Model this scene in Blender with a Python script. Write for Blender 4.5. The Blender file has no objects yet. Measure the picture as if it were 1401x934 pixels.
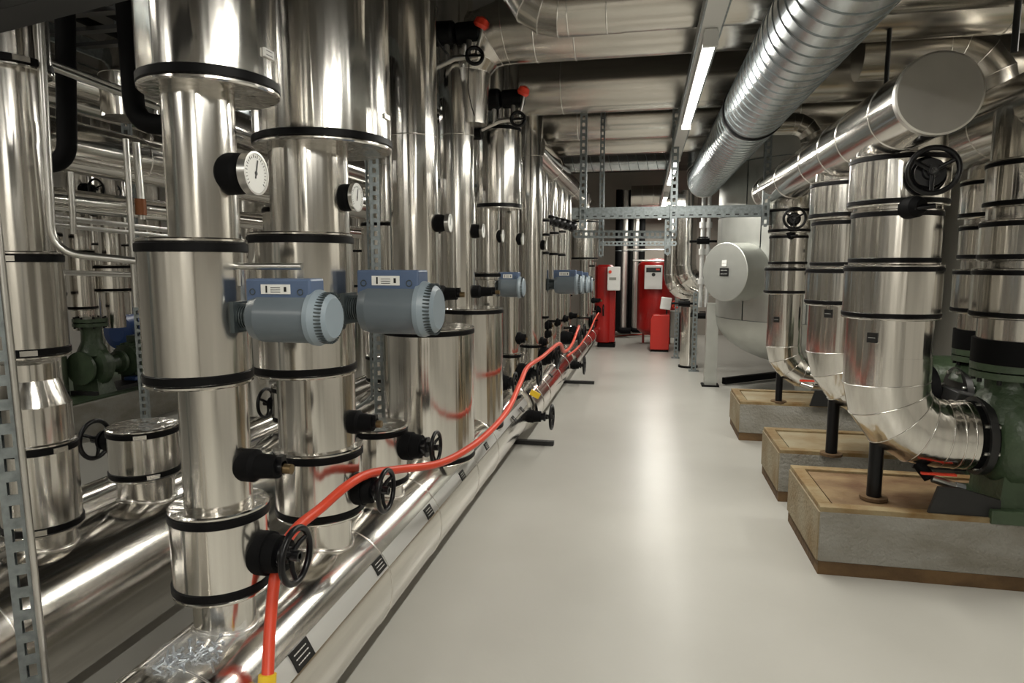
import bpy, math, random
from mathutils import Vector, Matrix
random.seed(7)
C = bpy.context.scene.collection
PI = math.pi
# ---------------------------------------------------------------- camera
F = 900.0                                   # focal length in pixels of the 1401 x 934 frame
EYE = Vector((0, 0, 1.6))
TH = math.atan(105/900); PS = math.atan(183.5/900*math.cos(TH))
fw = Vector((-math.sin(PS)*math.cos(TH), math.cos(PS)*math.cos(TH), -math.sin(TH)))
rt = Vector((math.cos(PS), math.sin(PS), 0)); up = rt.cross(fw)
cam = bpy.data.cameras.new('camera'); camo = bpy.data.objects.new('camera', cam); C.objects.link(camo)
m = Matrix((rt, up, -fw)).transposed().to_4x4(); m.translation = EYE
camo.matrix_world = m
cam.sensor_width = 36; cam.lens = F/1401*36; cam.clip_start = .02
bpy.context.scene.camera = camo
# ---------------------------------------------------------------- world and exposure
w = bpy.data.worlds.new('world'); bpy.context.scene.world = w; w.use_nodes = True
w.node_tree.nodes['Background'].inputs[0].default_value = (.05, .05, .05, 1)
w.node_tree.nodes['Background'].inputs[1].default_value = .3
vs = bpy.context.scene.view_settings
vs.view_transform = 'Standard'; vs.look = 'None'; vs.exposure = -0.2; vs.gamma = 1
LAMP_W = 26.0
LAMP_COL = (1.0, .965, .87)
CLAD_ROUGH = .2

def ray(px, py):
    return fw + rt*((px-700.5)/F) - up*((py-467)/F)
def atY(px, py, Y):
    d = ray(px, py); return EYE + d*(Y/d.y)
def atX(px, py, X):
    d = ray(px, py); return EYE + d*(X/d.x)
def atZ(px, py, Z):
    d = ray(px, py); return EYE + d*((Z-EYE.z)/d.z)
def azi(px, py):
    d = ray(px, py); return math.atan2(d.x, d.y)

# ---------------------------------------------------------------- materials
M = {}
def mat(name, col, rough=.5, metal=0., noise=0., nscale=(8, 8, 8), bump=0., bscale=None, spec=.5, alpha=1, trans=0, rvar=0., coat=0., col2=None):
    mt = bpy.data.materials.new(name); mt.use_nodes = True; nt = mt.node_tree; b = nt.nodes['Principled BSDF']
    b.inputs['Base Color'].default_value = (*col, 1); b.inputs['Roughness'].default_value = rough
    b.inputs['Metallic'].default_value = metal; b.inputs['Specular IOR Level'].default_value = spec
    b.inputs['Transmission Weight'].default_value = trans; b.inputs['Coat Weight'].default_value = coat
    L = nt.links.new
    if noise or bump or rvar:
        tc = nt.nodes.new('ShaderNodeTexCoord')
        def nz(sc, det):
            mp = nt.nodes.new('ShaderNodeMapping'); mp.inputs['Scale'].default_value = sc
            n = nt.nodes.new('ShaderNodeTexNoise'); n.inputs['Scale'].default_value = 1; n.inputs['Detail'].default_value = det
            L(tc.outputs['Object'], mp.inputs[0]); L(mp.outputs[0], n.inputs[0]); return n
        if noise:
            n = nz(nscale, 5)
            r = nt.nodes.new('ShaderNodeMix'); r.data_type = 'RGBA'
            c2 = col2 or tuple(max(0, c*(1-noise)) for c in col)
            r.inputs['A'].default_value = (*col, 1); r.inputs['B'].default_value = (*c2, 1)
            mr = nt.nodes.new('ShaderNodeMapRange'); mr.inputs[1].default_value = .38; mr.inputs[2].default_value = .68
            L(n.outputs['Fac'], mr.inputs[0]); L(mr.outputs[0], r.inputs['Factor']); L(r.outputs['Result'], b.inputs['Base Color'])
        if rvar:
            n = nz(nscale, 4); mr = nt.nodes.new('ShaderNodeMapRange')
            mr.inputs[1].default_value = .3; mr.inputs[2].default_value = .7
            mr.inputs[3].default_value = max(.02, rough-rvar); mr.inputs[4].default_value = rough+rvar
            L(n.outputs['Fac'], mr.inputs[0]); L(mr.outputs[0], b.inputs['Roughness'])
        if bump:
            n = nz(bscale or nscale, 2); bp = nt.nodes.new('ShaderNodeBump'); bp.inputs['Strength'].default_value = bump
            bp.inputs['Distance'].default_value = .02
            L(n.outputs['Fac'], bp.inputs['Height']); L(bp.outputs[0], b.inputs['Normal'])
    M[name] = mt; return mt
CC = (.80, .775, .73)
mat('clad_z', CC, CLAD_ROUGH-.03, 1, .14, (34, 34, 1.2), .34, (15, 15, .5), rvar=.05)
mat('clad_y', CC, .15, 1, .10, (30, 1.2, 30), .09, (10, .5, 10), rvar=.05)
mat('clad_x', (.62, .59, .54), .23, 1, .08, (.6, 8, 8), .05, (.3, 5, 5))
mat('clad_plate', (.72, .70, .66), .38, 1, .1, (6, 6, 6), .08, (5, 5, 5))
mat('bead', (.86, .84, .80), .22, 1)
mat('spiral', (.62, .66, .68), .27, 1, .18, (9, 9, 9), .05, (4, 4, 4))
mat('tank_clad', (.52, .53, .50), .42, .75, .12, (3, 3, 3), .10, (2, 2, 2))
mat('galv', (.30, .335, .345), .42, .85, .3, (40, 40, 40))
mat('tube_steel', (.70, .69, .66), .28, 1, .1, (20, 20, 20))
mat('black_rubber', (.003, .003, .0035), .45, spec=.14)
mat('black_foam', (.003, .003, .0035), .7, spec=.12)
mat('black_iron', (.004, .004, .005), .3, spec=.3)
mat('black_label', (.008, .008, .008), .4)
mat('white_print', (.75, .75, .72), .6)
mat('white_plastic', (.72, .72, .70), .4)
mat('grey_plastic', (.27, .27, .24), .5)
mat('dial', (.80, .80, .77), .45)
mat('brass', (.20, .14, .07), .38, .8)
mat('motor_blue', (.08, .12, .21), .42)
mat('motor_grey', (.12, .145, .165), .3, spec=.5)
mat('motor_cap', (.23, .28, .32), .42)
mat('motor_bracket', (.06, .075, .08), .4, .3)
mat('hose', (.62, .055, .02), .42)
mat('red_paint', (.36, .010, .008), .34, noise=.15, nscale=(3, 3, 3))
mat('red_box', (.50, .022, .013), .38)
mat('green_paint', (.052, .082, .044), .38, 0, .35, (7, 7, 7), .25, (30, 30, 30))
mat('blue_paint', (.02, .05, .16), .4)
mat('floor', (.47, .46, .425), .33, 0, .1, (1.1, 1.1, 1.1), .015, (60, 60, 60), col2=(.43, .42, .385), spec=.45)
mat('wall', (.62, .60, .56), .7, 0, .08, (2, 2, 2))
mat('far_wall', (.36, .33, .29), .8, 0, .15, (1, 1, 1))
mat('ceiling', (.10, .095, .085), .9, 0, .3, (2, 2, 2))
mat('concrete', (.30, .29, .26), .85, 0, .3, (3, 3, 6), .6, (50, 50, 50), col2=(.20, .185, .15))
mat('concrete_end', (.31, .265, .18), .85, 0, .5, (4, 4, 4), .4, (45, 45, 45), col2=(.23, .165, .085))
mat('rust_rim', (.30, .235, .13), .8, 0, .5, (6, 6, 6), .3, (40, 40, 40), col2=(.18, .10, .03))
mat('sand_top', (.34, .29, .19), .75, 0, .4, (3, 4, 3), .3, (30, 30, 30), col2=(.25, .175, .085))
mat('rust_top', (.25, .17, .085), .7, 0, .6, (3, 4, 3), .3, (30, 30, 30), col2=(.085, .032, .010))
mat('brown_base', (.145, .085, .035), .8, 0, .5, (5, 5, 9), .4, (30, 30, 30), col2=(.07, .038, .016))
mat('dark_steel', (.03, .03, .03), .45, .4)
mat('orange_sleeve', (.25, .08, .02), .5)
mat('film', (.62, .62, .60), .3, .3)
mat('bag', (.85, .87, .88), .08, trans=.0, spec=.6)
nt = M['bag'].node_tree; b = nt.nodes['Principled BSDF']; tr = nt.nodes.new('ShaderNodeBsdfTransparent')
mx = nt.nodes.new('ShaderNodeMixShader'); mx.inputs[0].default_value = .15
nt.links.new(tr.outputs[0], mx.inputs[1]); nt.links.new(b.outputs[0], mx.inputs[2]); nt.links.new(mx.outputs[0], nt.nodes['Material Output'].inputs[0])
mat('zinc', (.55, .60, .66), .3, 1)
mat('yellow', (.75, .5, .02), .5)
mat('red_tip', (.75, .05, .02), .35)
def emis(name, col, s):
    mt = bpy.data.materials.new(name); mt.use_nodes = True; nt = mt.node_tree; b = nt.nodes['Principled BSDF']
    b.inputs['Base Color'].default_value = (.8, .8, .8, 1)
    b.inputs['Emission Color'].default_value = (*col, 1); b.inputs['Emission Strength'].default_value = s; M[name] = mt
emis('lamp_glow', (1, .97, .90), 14)

# ---------------------------------------------------------------- mesh builder
class MB:
    def __init__(s): s.v = []; s.f = []; s.sm = []; s.mi = []
    def ring(s, c, ax, r, n, x=None):
        ax = Vector(ax).normalized()
        if x is None:
            x = Vector((0, 0, 1)) if abs(ax.z) < .9 else Vector((1, 0, 0))
            x = (x - ax*x.dot(ax)).normalized()
        y = ax.cross(x); c = Vector(c)
        return [c + (x*math.cos(2*PI*i/n) + y*math.sin(2*PI*i/n))*r for i in range(n)]
    def loft(s, rings, smooth=True, closed=True):
        n = len(rings[0]); b = len(s.v)
        for r in rings: s.v += r
        k = len(rings)
        for j in range(k-1):
            for i in range(n):
                i2 = (i+1) % n
                s.f.append((b+j*n+i, b+j*n+i2, b+(j+1)*n+i2, b+(j+1)*n+i)); s.sm.append(smooth)
        return s
    def disc(s, ring, flip=False):
        b = len(s.v); s.v += ring; idx = list(range(b, b+len(ring)))
        s.f.append(tuple(idx[::-1] if flip else idx)); s.sm.append(False); return s
    def cyl(s, p0, p1, r0, r1=None, n=40, caps=(1, 1)):
        p0 = Vector(p0); p1 = Vector(p1); r1 = r0 if r1 is None else r1; ax = p1-p0
        a = s.ring(p0, ax, r0, n); c = s.ring(p1, ax, r1, n)
        s.loft([a, c])
        if caps[0]: s.disc(list(a), True)
        if caps[1]: s.disc(list(c))
        return s
    def lathe(s, p, ax, prof, n=32, sharp=True, caps=(1, 1)):
        p = Vector(p); ax = Vector(ax).normalized()
        rr = [s.ring(p+ax*a, ax, max(r, .0005), n) for a, r in prof]
        if sharp:
            for a, c in zip(rr, rr[1:]): s.loft([list(a), list(c)])
        else: s.loft(rr)
        if caps[0]: s.disc(list(rr[0]), True)
        if caps[1]: s.disc(list(rr[-1]))
        return s
    def tube(s, pts, r, n=12, caps=True, sharp=False, closed=False):
        pts = [Vector(p) for p in pts]; k = len(pts); rings = []
        x = None
        for i, p in enumerate(pts):
            if closed: t = pts[(i+1) % k] - pts[i-1]
            else: t = (pts[min(i+1, k-1)] - pts[max(i-1, 0)])
            t.normalize()
            if x is None:
                x = Vector((0, 0, 1)) if abs(t.z) < .9 else Vector((1, 0, 0))
            x = (x - t*x.dot(t)).normalized()
            ri = r[i] if isinstance(r, (list, tuple)) else r
            if 0 < i < k-1 and sharp:      # mitre
                a = (pts[i]-pts[i-1]).normalized(); b2 = (pts[i+1]-pts[i]).normalized()
                y = t.cross(x); cosh = max(.4, a.dot(t)); bn = (b2-a)
                if bn.length > 1e-5:
                    bn.normalize(); rg = []
                    for q in range(n):
                        o = (x*math.cos(2*PI*q/n)+y*math.sin(2*PI*q/n))*ri
                        o = o + bn*o.dot(bn)*(1/cosh-1); rg.append(p+o)
                    rings.append(rg); continue
            rings.append(s.ring(p, t, ri, n, x))
        if closed: rings.append(rings[0])
        if sharp:
            for a, c in zip(rings, rings[1:]): s.loft([list(a), list(c)])
        else: s.loft(rings)
        if caps and not closed: s.disc(list(rings[0]), True); s.disc(list(rings[-1]))
        s.rings = rings
        return s
    def torus(s, c, ax, R, r, n=40, m_=8):
        ax = Vector(ax).normalized()
        return s.tube(s.ring(c, ax, R, n), r, m_, closed=True)
    def box(s, c, size, rot=None):
        c = Vector(c); b = len(s.v); h = Vector(size)/2
        for z in (-1, 1):
            for y in (-1, 1):
                for x in (-1, 1):
                    p = Vector((x*h.x, y*h.y, z*h.z))
                    if rot is not None: p = rot @ p
                    s.v.append(c+p)
        for q in ((0, 2, 3, 1), (4, 5, 7, 6), (0, 1, 5, 4), (2, 6, 7, 3), (0, 4, 6, 2), (1, 3, 7, 5)):
            s.f.append(tuple(b+i for i in q)); s.sm.append(False)
        return s
    def bar(s, p0, p1, w_, h_, side=None):
        p0 = Vector(p0); p1 = Vector(p1); d = p1-p0; L_ = d.length; d.normalize()
        sd = Vector(side) if side is not None else (Vector((0, 0, 1)).cross(d) if abs(d.z) < .9 else Vector((1, 0, 0)))
        sd = (sd - d*sd.dot(d)).normalized(); t = d.cross(sd)
        R = Matrix((sd, t, d)).transposed()
        return s.box((p0+p1)/2, (w_, h_, L_), R)
    def prism(s, pts, off):
        n = len(pts); b = len(s.v); off = Vector(off); s.v += [Vector(p) for p in pts] + [Vector(p)+off for p in pts]
        s.f.append(tuple(range(b, b+n))[::-1]); s.sm.append(False); s.f.append(tuple(range(b+n, b+2*n))); s.sm.append(False)
        for i in range(n):
            j = (i+1) % n; s.f.append((b+i, b+j, b+n+j, b+n+i)); s.sm.append(False)
        return s

def obj(name, mb, material, parent=None, world=False, bevel=0):
    me = bpy.data.meshes.new(name)
    off = parent_loc(parent) if (world and parent is not None) else Vector((0, 0, 0))
    me.from_pydata([tuple(v-off) for v in mb.v], [], mb.f)
    me.polygons.foreach_set('use_smooth', mb.sm)
    me.materials.append(M[material]); me.update()
    o = bpy.data.objects.new(name, me); C.objects.link(o)
    if parent is not None: o.parent = parent
    if bevel:
        md = o.modifiers.new('bevel', 'BEVEL'); md.width = bevel; md.segments = 2; md.limit_method = 'ANGLE'; md.angle_limit = math.radians(50)
    return o
def parent_loc(p):
    v = Vector((0, 0, 0))
    while p is not None: v += p.location; p = p.parent
    return v
def thing(name, label, cat, loc=(0, 0, 0), rot=None, group=None):
    o = bpy.data.objects.new(name, None); C.objects.link(o); o.location = loc; o.empty_display_size = .1
    if rot is not None: o.rotation_euler = rot
    o['label'] = label; o['category'] = cat
    if group: o['group'] = group
    return o
def tag(o, label, cat, group=None):
    o['label'] = label; o['category'] = cat
    if group: o['group'] = group
    return o
def struct(name, mb, material, parent=None):
    o = obj(name, mb, material, parent); o['kind'] = 'structure'; return o

# ================================================================ the room
XL, XR, YB, YF, ZC = -9.0, 3.35, -3.2, 15.6, 3.7
struct('floor', MB().box(((XL+XR)/2, (YB+YF)/2, -.05), (XR-XL+.4, YF-YB+.4, .1)), 'floor')
struct('ceiling', MB().box(((XL+XR)/2, (YB+YF)/2, ZC+.05), (XR-XL+.4, YF-YB+.4, .1)), 'ceiling')
struct('wall_right', MB().box((XR+.1, (YB+YF)/2, ZC/2), (.2, YF-YB+.4, ZC)), 'wall')
struct('wall_left', MB().box((XL-.1, (YB+YF)/2, ZC/2), (.2, YF-YB+.4, ZC)), 'wall')
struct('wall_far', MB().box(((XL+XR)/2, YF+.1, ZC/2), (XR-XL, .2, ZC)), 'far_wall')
struct('wall_back', MB().box(((XL+XR)/2, YB-.1, ZC/2), (XR-XL, .2, ZC)), 'wall')

# ================================================================ ceiling lamps
def area(loc, sx, sy, power, parent=None):
    l = bpy.data.lights.new('lamp_light', 'AREA'); l.shape = 'RECTANGLE'; l.size = sx; l.size_y = sy; l.energy = power; l.color = LAMP_COL
    o = bpy.data.objects.new('lamp_light', l); C.objects.link(o)
    if parent: o.parent = parent; o.location = Vector(loc)-parent.location
    else: o.location = loc
    return o
def lamp(x, y0, y1, z, label, power=None, group=None):
    t = thing('strip_lamp', label, 'lamp', (x, (y0+y1)/2, z), group=group)
    L_ = y1-y0
    obj('lamp_housing', MB().box((0, 0, .03), (.062, L_, .045)), 'white_plastic', t, bevel=.006)
    obj('diffuser', MB().lathe((0, -L_/2+.02, 0), (0, 1, 0), [(0, .020), (.01, .025), (L_-.05, .025), (L_-.04, .020)], 16), 'lamp_glow', t)
    for s in (-1, 1): obj('end_cap', MB().box((0, s*(L_/2-.01), .004), (.066, .025, .06)), 'white_plastic', t)
    if z > 2.8:
        for s in (-1, 1): obj('hanger_rod', MB().cyl((0, s*L_*.3, .05), (0, s*L_*.3, ZC-z), .006, n=8), 'galv', t)
    area((x, (y0+y1)/2, z-.035), .05, L_-.1, power or LAMP_W*L_, t)
LX = .262; LZ = 2.6
for y0, y1, lb in ((3.2, 5.1, 'lit white strip lamp on the aisle rail, nearest and longest in view'),
                   (6.57, 8.55, 'lit strip lamp on the aisle rail just before the galvanised cross beam'),
                   (10.0, 11.9, 'lit strip lamp seen just behind the galvanised cross beam'),
                   (13.3, 14.9, 'small lit strip lamp below the cross beam, farthest along the aisle')):
    lamp(LX, y0, y1, LZ, lb)
lamp(LX, -.5, 1.4, LZ, 'strip lamp on the aisle rail above the viewer')
lamp(LX, -3.0, -1.5, LZ, 'strip lamp on the aisle rail behind the viewer')
t = thing('lamp_rail', 'long straight grey metal rail carrying the strip lamps above the aisle', 'rail', (LX, 6, LZ+.08))
obj('channel_top', MB().box((0, 0, .03), (.10, 18, .012)), 'galv', t)
obj('channel_side', MB().box((-.047, 0, 0), (.008, 18, .055)), 'galv', t)
obj('channel_side', MB().box((.047, 0, 0), (.008, 18, .055)), 'galv', t)
obj('channel_web', MB().box((0, 0, -.024), (.086, 17.98, .006)), 'white_plastic', t)
for i, y in enumerate((-6, -3, 0, 3, 6)):
    obj('hanger_rod', MB().cyl((0, y, .03), (0, y, ZC-LZ-.08), .006, n=8), 'galv', t)
for i, (x, y0, y1) in enumerate(((-2.9, .2, 1.9), (-2.9, 4.2, 5.9), (-2.9, 8.2, 9.9), (-6.0, 2.5, 4.2), (-6.0, 7, 8.7), (-2.9, -2.6, -1))):
    lamp(x, y0, y1, 3.0, ['lit strip lamp above the low header behind the first pipe row', 'second strip lamp behind the first pipe row, over the middle', 'distant strip lamp behind the first pipe row',
                          'strip lamp over the far left pump plinth', 'distant strip lamp over the far left pipes', 'strip lamp left of and behind the viewer'][i], 30)

lamp(2.95, 3.1, 4.6, 2.9, 'strip lamp hidden above the pump outlet lines by the right wall', 60)  # added fill lamp out of view, brightens the wall behind the right pumps
# ================================================================ pipework builders
def band(parent, r, z, mat_='black_rubber', h=.026, name='rubber_band', world_c=None):
    mb = MB().lathe((0, 0, z-h/2) if world_c is None else world_c, (0, 0, 1), [(0, r), (.003, r+.004), (h-.003, r+.004), (h, r)], 56)
    return obj(name, mb, mat_, parent)
def drum(parent, x, y, z0, z1, r, bands=(1, 1), name='valve_jacket', h=.026, material='clad_z', clips=False):
    mb = MB(); mb.lathe((x, y, z0), (0, 0, 1), [(0, r-.002), (.004, r+.003), (.009, r+.003), (.012, r), (z1-z0-.012, r), (z1-z0-.009, r+.003), (z1-z0-.004, r+.003), (z1-z0, r-.002)], 64, caps=(1, 1))
    o = obj(name, mb, material, parent)
    for k, zz in ((0, z0+.012+h/2), (1, z1-.012-h/2)):
        if bands[k]:
            obj('rubber_band', MB().lathe((x, y, zz-h/2), (0, 0, 1), [(0, r), (.003, r+.0045), (h-.003, r+.0045), (h, r)], 56), 'black_rubber', o)
            if clips:
                a = random.uniform(-1.3, -.2); n_ = Vector((math.cos(a), math.sin(a), 0))
                Rm = Matrix((Vector((-n_.y, n_.x, 0)), n_, Vector((0, 0, 1)))).transposed()
                obj('band_buckle', MB().box(Vector((x, y, zz))+n_*(r+.007), (.05, .006, h*.7), Rm), 'bead', o)
    return o
RS = {}
def riser(key, label, X, ref, segs, beads=(), cat='pipe', group=None, name='insulated_riser', stem=None):
    """segs: (kind, ytop, ybottom, xl, xr[, bands]); values over 5000 mean metres: 5000+z"""
    xl, xr, py = ref
    c = (azi(xl, py)+azi(xr, py))/2; D = X/math.sin(c); cx, cy = X, D*math.cos(c)
    t = thing(name, label, cat, (cx, cy, 0), group=group)
    info = dict(x=cx, y=cy, t=t, segs=[]); rmain = None
    for sg in segs:
        kind, y0, y1, xl, xr = sg[:5]; bands = sg[5] if len(sg) > 5 else (1, 1)
        ym = max(0, min(934, ((y0 if y0 < 5000 else y1) + (y1 if y1 < 5000 else y0))/2 if not (y0 >= 5000 and y1 >= 5000) else py))
        a0, a1 = azi(xl, ym), azi(xr, ym); c1 = (a0+a1)/2; r = D*math.sin(abs(a1-a0)/2)
        x, y = D*math.sin(c1), D*math.cos(c1)
        if math.hypot(x-cx, y-cy) < .03*max(1, D/3): x, y = cx, cy
        def zat(p):
            if p >= 5000: return p-5000
            d = ray((xl+xr)/2, p); return EYE.z + d.z*((math.hypot(x, y)-r)/math.hypot(d.x, d.y))
        z1, z0 = zat(y0), zat(y1)
        if kind == 'p':
            obj('pipe_section', MB().cyl((x-cx, y-cy, z0), (x-cx, y-cy, z1), r, n=56), 'clad_z', t)
            for zb in [zat(q) for q in (sg[6] if len(sg) > 6 else ())]:
                obj('seam_bead', MB().torus((x-cx, y-cy, zb), (0, 0, 1), r, .004, 48, 6), 'bead', t)
        else: drum(t, x-cx, y-cy, z0, z1, r, bands, h=.026, clips=key[0] == 'B')
        info['segs'].append((z0, z1, r, x, y))
    RS[key] = info
    return info
def surf(key, z):
    """radius and centre of the riser at height z"""
    i = RS[key]; best = max([s for s in i['segs'] if s[0]-.01 <= z <= s[1]+.01] or [min(i['segs'], key=lambda s: min(abs(s[0]-z), abs(s[1]-z)))], key=lambda s: s[2])
    return best[2], best[3], best[4]

def fit_place(key, px_end, py, a=0.0):
    """a fitting sticks out of a riser towards direction a (0 = the aisle, +X); its end shows at px_end"""
    i = RS[key]
    d = ray(px_end, py)
    # intersect the vertical plane through the riser axis along direction a with the ray
    r, x, y = surf(key, EYE.z + d.z*(y_ := i['y'])/d.y)
    ca, sa = math.cos(a), math.sin(a)
    # x + s ca = t dx ; y + s sa = t dy
    det = ca*(-d.y) - (-d.x)*sa
    s = ((-x)*(-d.y) - (-d.x)*(-y))/det
    tt = (x+s*ca)/d.x if abs(d.x) > 1e-6 else (y+s*sa)/d.y
    z = EYE.z + d.z*tt
    r, x2, y2 = surf(key, z)
    L_ = s - (r if (x2, y2) == (x, y) else r)
    return Vector((x+ca*(s-L_)*.985, y+sa*(s-L_)*.985, z)), max(L_, .03)

def wheel_mesh(mb, x, R, n=32, tr=None, spokes=3):
    tr = tr or R*.125
    mb.torus((x, 0, 0), (1, 0, 0), R, tr, n, 8)
    mb.cyl((x-.02-R*.08, 0, 0), (x+.012, 0, 0), R*.2, n=16)
    for k in range(spokes):
        a = 2*PI*k/spokes + .5
        mb.tube([(x-.015, math.cos(a)*R*.15, math.sin(a)*R*.15), (x-.012, math.cos(a)*R*.6, math.sin(a)*R*.6), (x, math.cos(a)*R, math.sin(a)*R)], [tr*.9, tr*.8, tr*.7], 6)
def valve(key, px_end, py, R, rc, label, a=0.0, at=None, group=None, name='handwheel_valve'):
    if at is None: p, L_ = fit_place(key, px_end, py, a)
    else: p, L_ = at
    t = thing(name, label, 'valve', p, (0, 0, a), group)
    Lc = L_*.55
    obj('insulation_collar', MB().lathe((-.02, 0, 0), (1, 0, 0), [(0, rc*1.12), (.02+Lc*.45, rc*1.12), (.02+Lc*.47, rc), (.02+Lc, rc*.92)], 28), 'black_foam', t)
    obj('bonnet', MB().lathe((Lc, 0, 0), (1, 0, 0), [(0, rc*.62), (L_*.12, rc*.62), (L_*.12, rc*.8), (L_*.2, rc*.8), (L_*.2, rc*.45), (L_*.3, rc*.4)], 20), 'black_iron', t)
    obj('spindle', MB().cyl((Lc+L_*.25, 0, 0), (L_+.012, 0, 0), rc*.16, n=10), 'tube_steel', t)
    mb = MB(); wheel_mesh(mb, L_, R)
    obj('handwheel', mb, 'black_iron', t)
    return t
def plug(key, px_end, py, rc, label, a=0.0, group=None, tip='brass'):
    p, L_ = fit_place(key, px_end, py, a)
    t = thing('drain_valve', label, 'valve', p, (0, 0, a), group)
    obj('insulation_collar', MB().lathe((-.02, 0, 0), (1, 0, 0), [(0, rc*1.3), (.02+L_*.22, rc*1.3), (.02+L_*.3, rc), (.02+L_*.72, rc*.9)], 24), 'black_foam', t)
    mb = MB().lathe((L_*.68, 0, 0), (1, 0, 0), [(0, rc*.55), (L_*.16, rc*.55)], 14); mb.box((L_*.78, 0, rc*.5), (L_*.12, rc*.7, rc*.9))
    obj('valve_body', mb, 'black_iron', t)
    obj('outlet_nut', MB().cyl((L_*.82, 0, -rc*.1), (L_, 0, -rc*.1), rc*.42, n=6), tip, t)
    return t
def gauge(key, px_end, py, R, label, a=0.0, group=None):
    p, L_ = fit_place(key, px_end, py, a)
    t = thing('dial_thermometer', label, 'thermometer', p, (0, 0, a), group)
    obj('rubber_collar', MB().lathe((-.02, 0, 0), (1, 0, 0), [(0, R*.92), (.01, R*.98), (.02+L_*.35, R*.95), (.02+L_*.62, R*.8)], 28), 'black_foam', t)
    obj('case', MB().lathe((L_*.6, 0, 0), (1, 0, 0), [(0, R*.5), (L_*.08, R*.95), (L_*.10, R), (L_*.4, R), (L_*.4, R*.9), (L_*.36, R*.9)], 40), 'tube_steel', t)
    f = obj('dial_face', MB().cyl((L_*.955, 0, 0), (L_*.965, 0, 0), R*.91, n=36), 'dial', t)
    mk = MB()
    for k in range(23):
        aa = -PI*.72 + k*PI*1.44/22 + PI/2
        d = Vector((0, math.cos(aa), math.sin(aa)))
        mk.bar(Vector((L_*.972, 0, 0))+d*R*.70, Vector((L_*.972, 0, 0))+d*R*(.84 if k % 2 == 0 else .78), R*.025, .001, side=(0, d.z, -d.y))
    obj('scale_marks', mk, 'black_label', f)
    d = Vector((0, .25, .97)).normalized()
    mb = MB().bar(Vector((L_*.98, 0, 0))-d*R*.25, Vector((L_*.98, 0, 0))+d*R*.62, R*.07, .0015, side=(0, d.z, -d.y)); mb.cyl((L_*.972, 0, 0), (L_*.985, 0, 0), R*.1, n=12)
    obj('needle', mb, 'black_label', t)
    return t
def motor(key, px_end, py, R, Lb, label, a=0.0, boxw=.9, at=None, lever=False):
    if at is None: p, L_ = fit_place(key, px_end, py, a)
    else: p, L_ = at
    t = thing('valve_actuator', label, 'actuator', p, (0, 0, a))
    x0 = L_-Lb
    mb = MB(); mb.cyl((-.01, 0, 0), (x0+.02, 0, 0), R*.36, n=20)
    n = max(4, int((x0+.01)/.009))
    for k in range(n): mb.cyl((k*(x0)/n, 0, 0), (k*(x0)/n+.004, 0, 0), R*.5, n=20)
    for s in (-1, 1): mb.box((x0/2, 0, s*R*.47), (x0+.01, R*.5, R*.10))
    mb.box((.0, 0, 0), (.014, R*1.15, R*1.2))
    obj('mounting_bracket', mb, 'motor_bracket', t)
    body = obj('motor_housing', MB().lathe((x0, 0, 0), (1, 0, 0), [(0, R*.55), (Lb*.03, R*.88), (Lb*.14, R*.98), (Lb*.75, R*.98), (Lb*.78, R*.94)], 48, caps=(1, 1)), 'motor_grey', t)
    cp = obj('end_cover', MB().lathe((x0+Lb*.76, 0, 0), (1, 0, 0), [(0, R*1.06), (Lb*.06, R*1.08), (Lb*.12, R*1.0), (Lb*.2, R*.9), (Lb*.235, R*.78), (Lb*.24, R*.76)], 48), 'motor_cap', t)
    vt = MB()
    for k in range(44):
        aa = 2*PI*k/44
        vt.box((x0+Lb*.91, math.cos(aa)*R*.965, math.sin(aa)*R*.965), (Lb*.12, R*.05, R*.05), Matrix.Rotation(aa, 3, 'X'))
    o = obj('vent_fins', vt, 'motor_bracket', cp)
    bw = R*boxw
    hb = MB().box((x0+Lb*.40, 0, R*1.02), (Lb*.80, bw*1.25, R*.95))
    h = obj('terminal_box', hb, 'motor_blue', t, bevel=.006)
    st = MB().box((x0+Lb*.38, -bw*.625-.001, R*1.1), (Lb*.36, .002, R*.36))
    obj('rating_plate', st, 'white_print', h)
    st = MB().box((x0+Lb*.27, -bw*.625-.0025, R*1.1), (Lb*.02, .001, R*.26)); st.box((x0+Lb*.5, -bw*.625-.0025, R*1.1), (Lb*.03, .001, R*.18))
    for k in range(3): st.box((x0+Lb*.38, -bw*.625-.0025, R*(1.0+.08*k)), (Lb*.12, .001, R*.02))
    obj('printed_text', st, 'black_label', h)
    for s in (.09, .68):
        obj('cover_screw', MB().torus((x0+Lb*s, -bw*.625-.001, R*1.0), (0, 1, 0), R*.11, R*.02, 16, 5), 'motor_bracket', h)
    if lever:
        obj('hand_lever', MB().cyl((x0-.05, 0, R*1.95), (x0+Lb*.62, 0, R*1.95), R*.13, n=14).cyl((x0-.04, 0, R*1.2), (x0-.04, 0, R*1.95), R*.07, n=8), 'tube_steel', t)
    return t
def line_pipe(name, label, p0, p1, r, material, cat='pipe', beads=(), group=None, parts='pipe_section', caps=None, n=56):
    p0 = Vector(p0); p1 = Vector(p1); t = thing(name, label, cat, p0, group=group); d = p1-p0
    obj(parts, MB().cyl((0, 0, 0), d, r, n=n), material, t)
    for q in beads: obj('seam_bead', MB().torus(d*q, d, r, .005, 48, 6), 'bead', t)
    return t
def arc(c, u, v, R, a0, a1, n):
    c = Vector(c); u = Vector(u); v = Vector(v)
    return [c + (u*math.cos(a0+(a1-a0)*i/n) + v*math.sin(a0+(a1-a0)*i/n))*R for i in range(n+1)]
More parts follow.
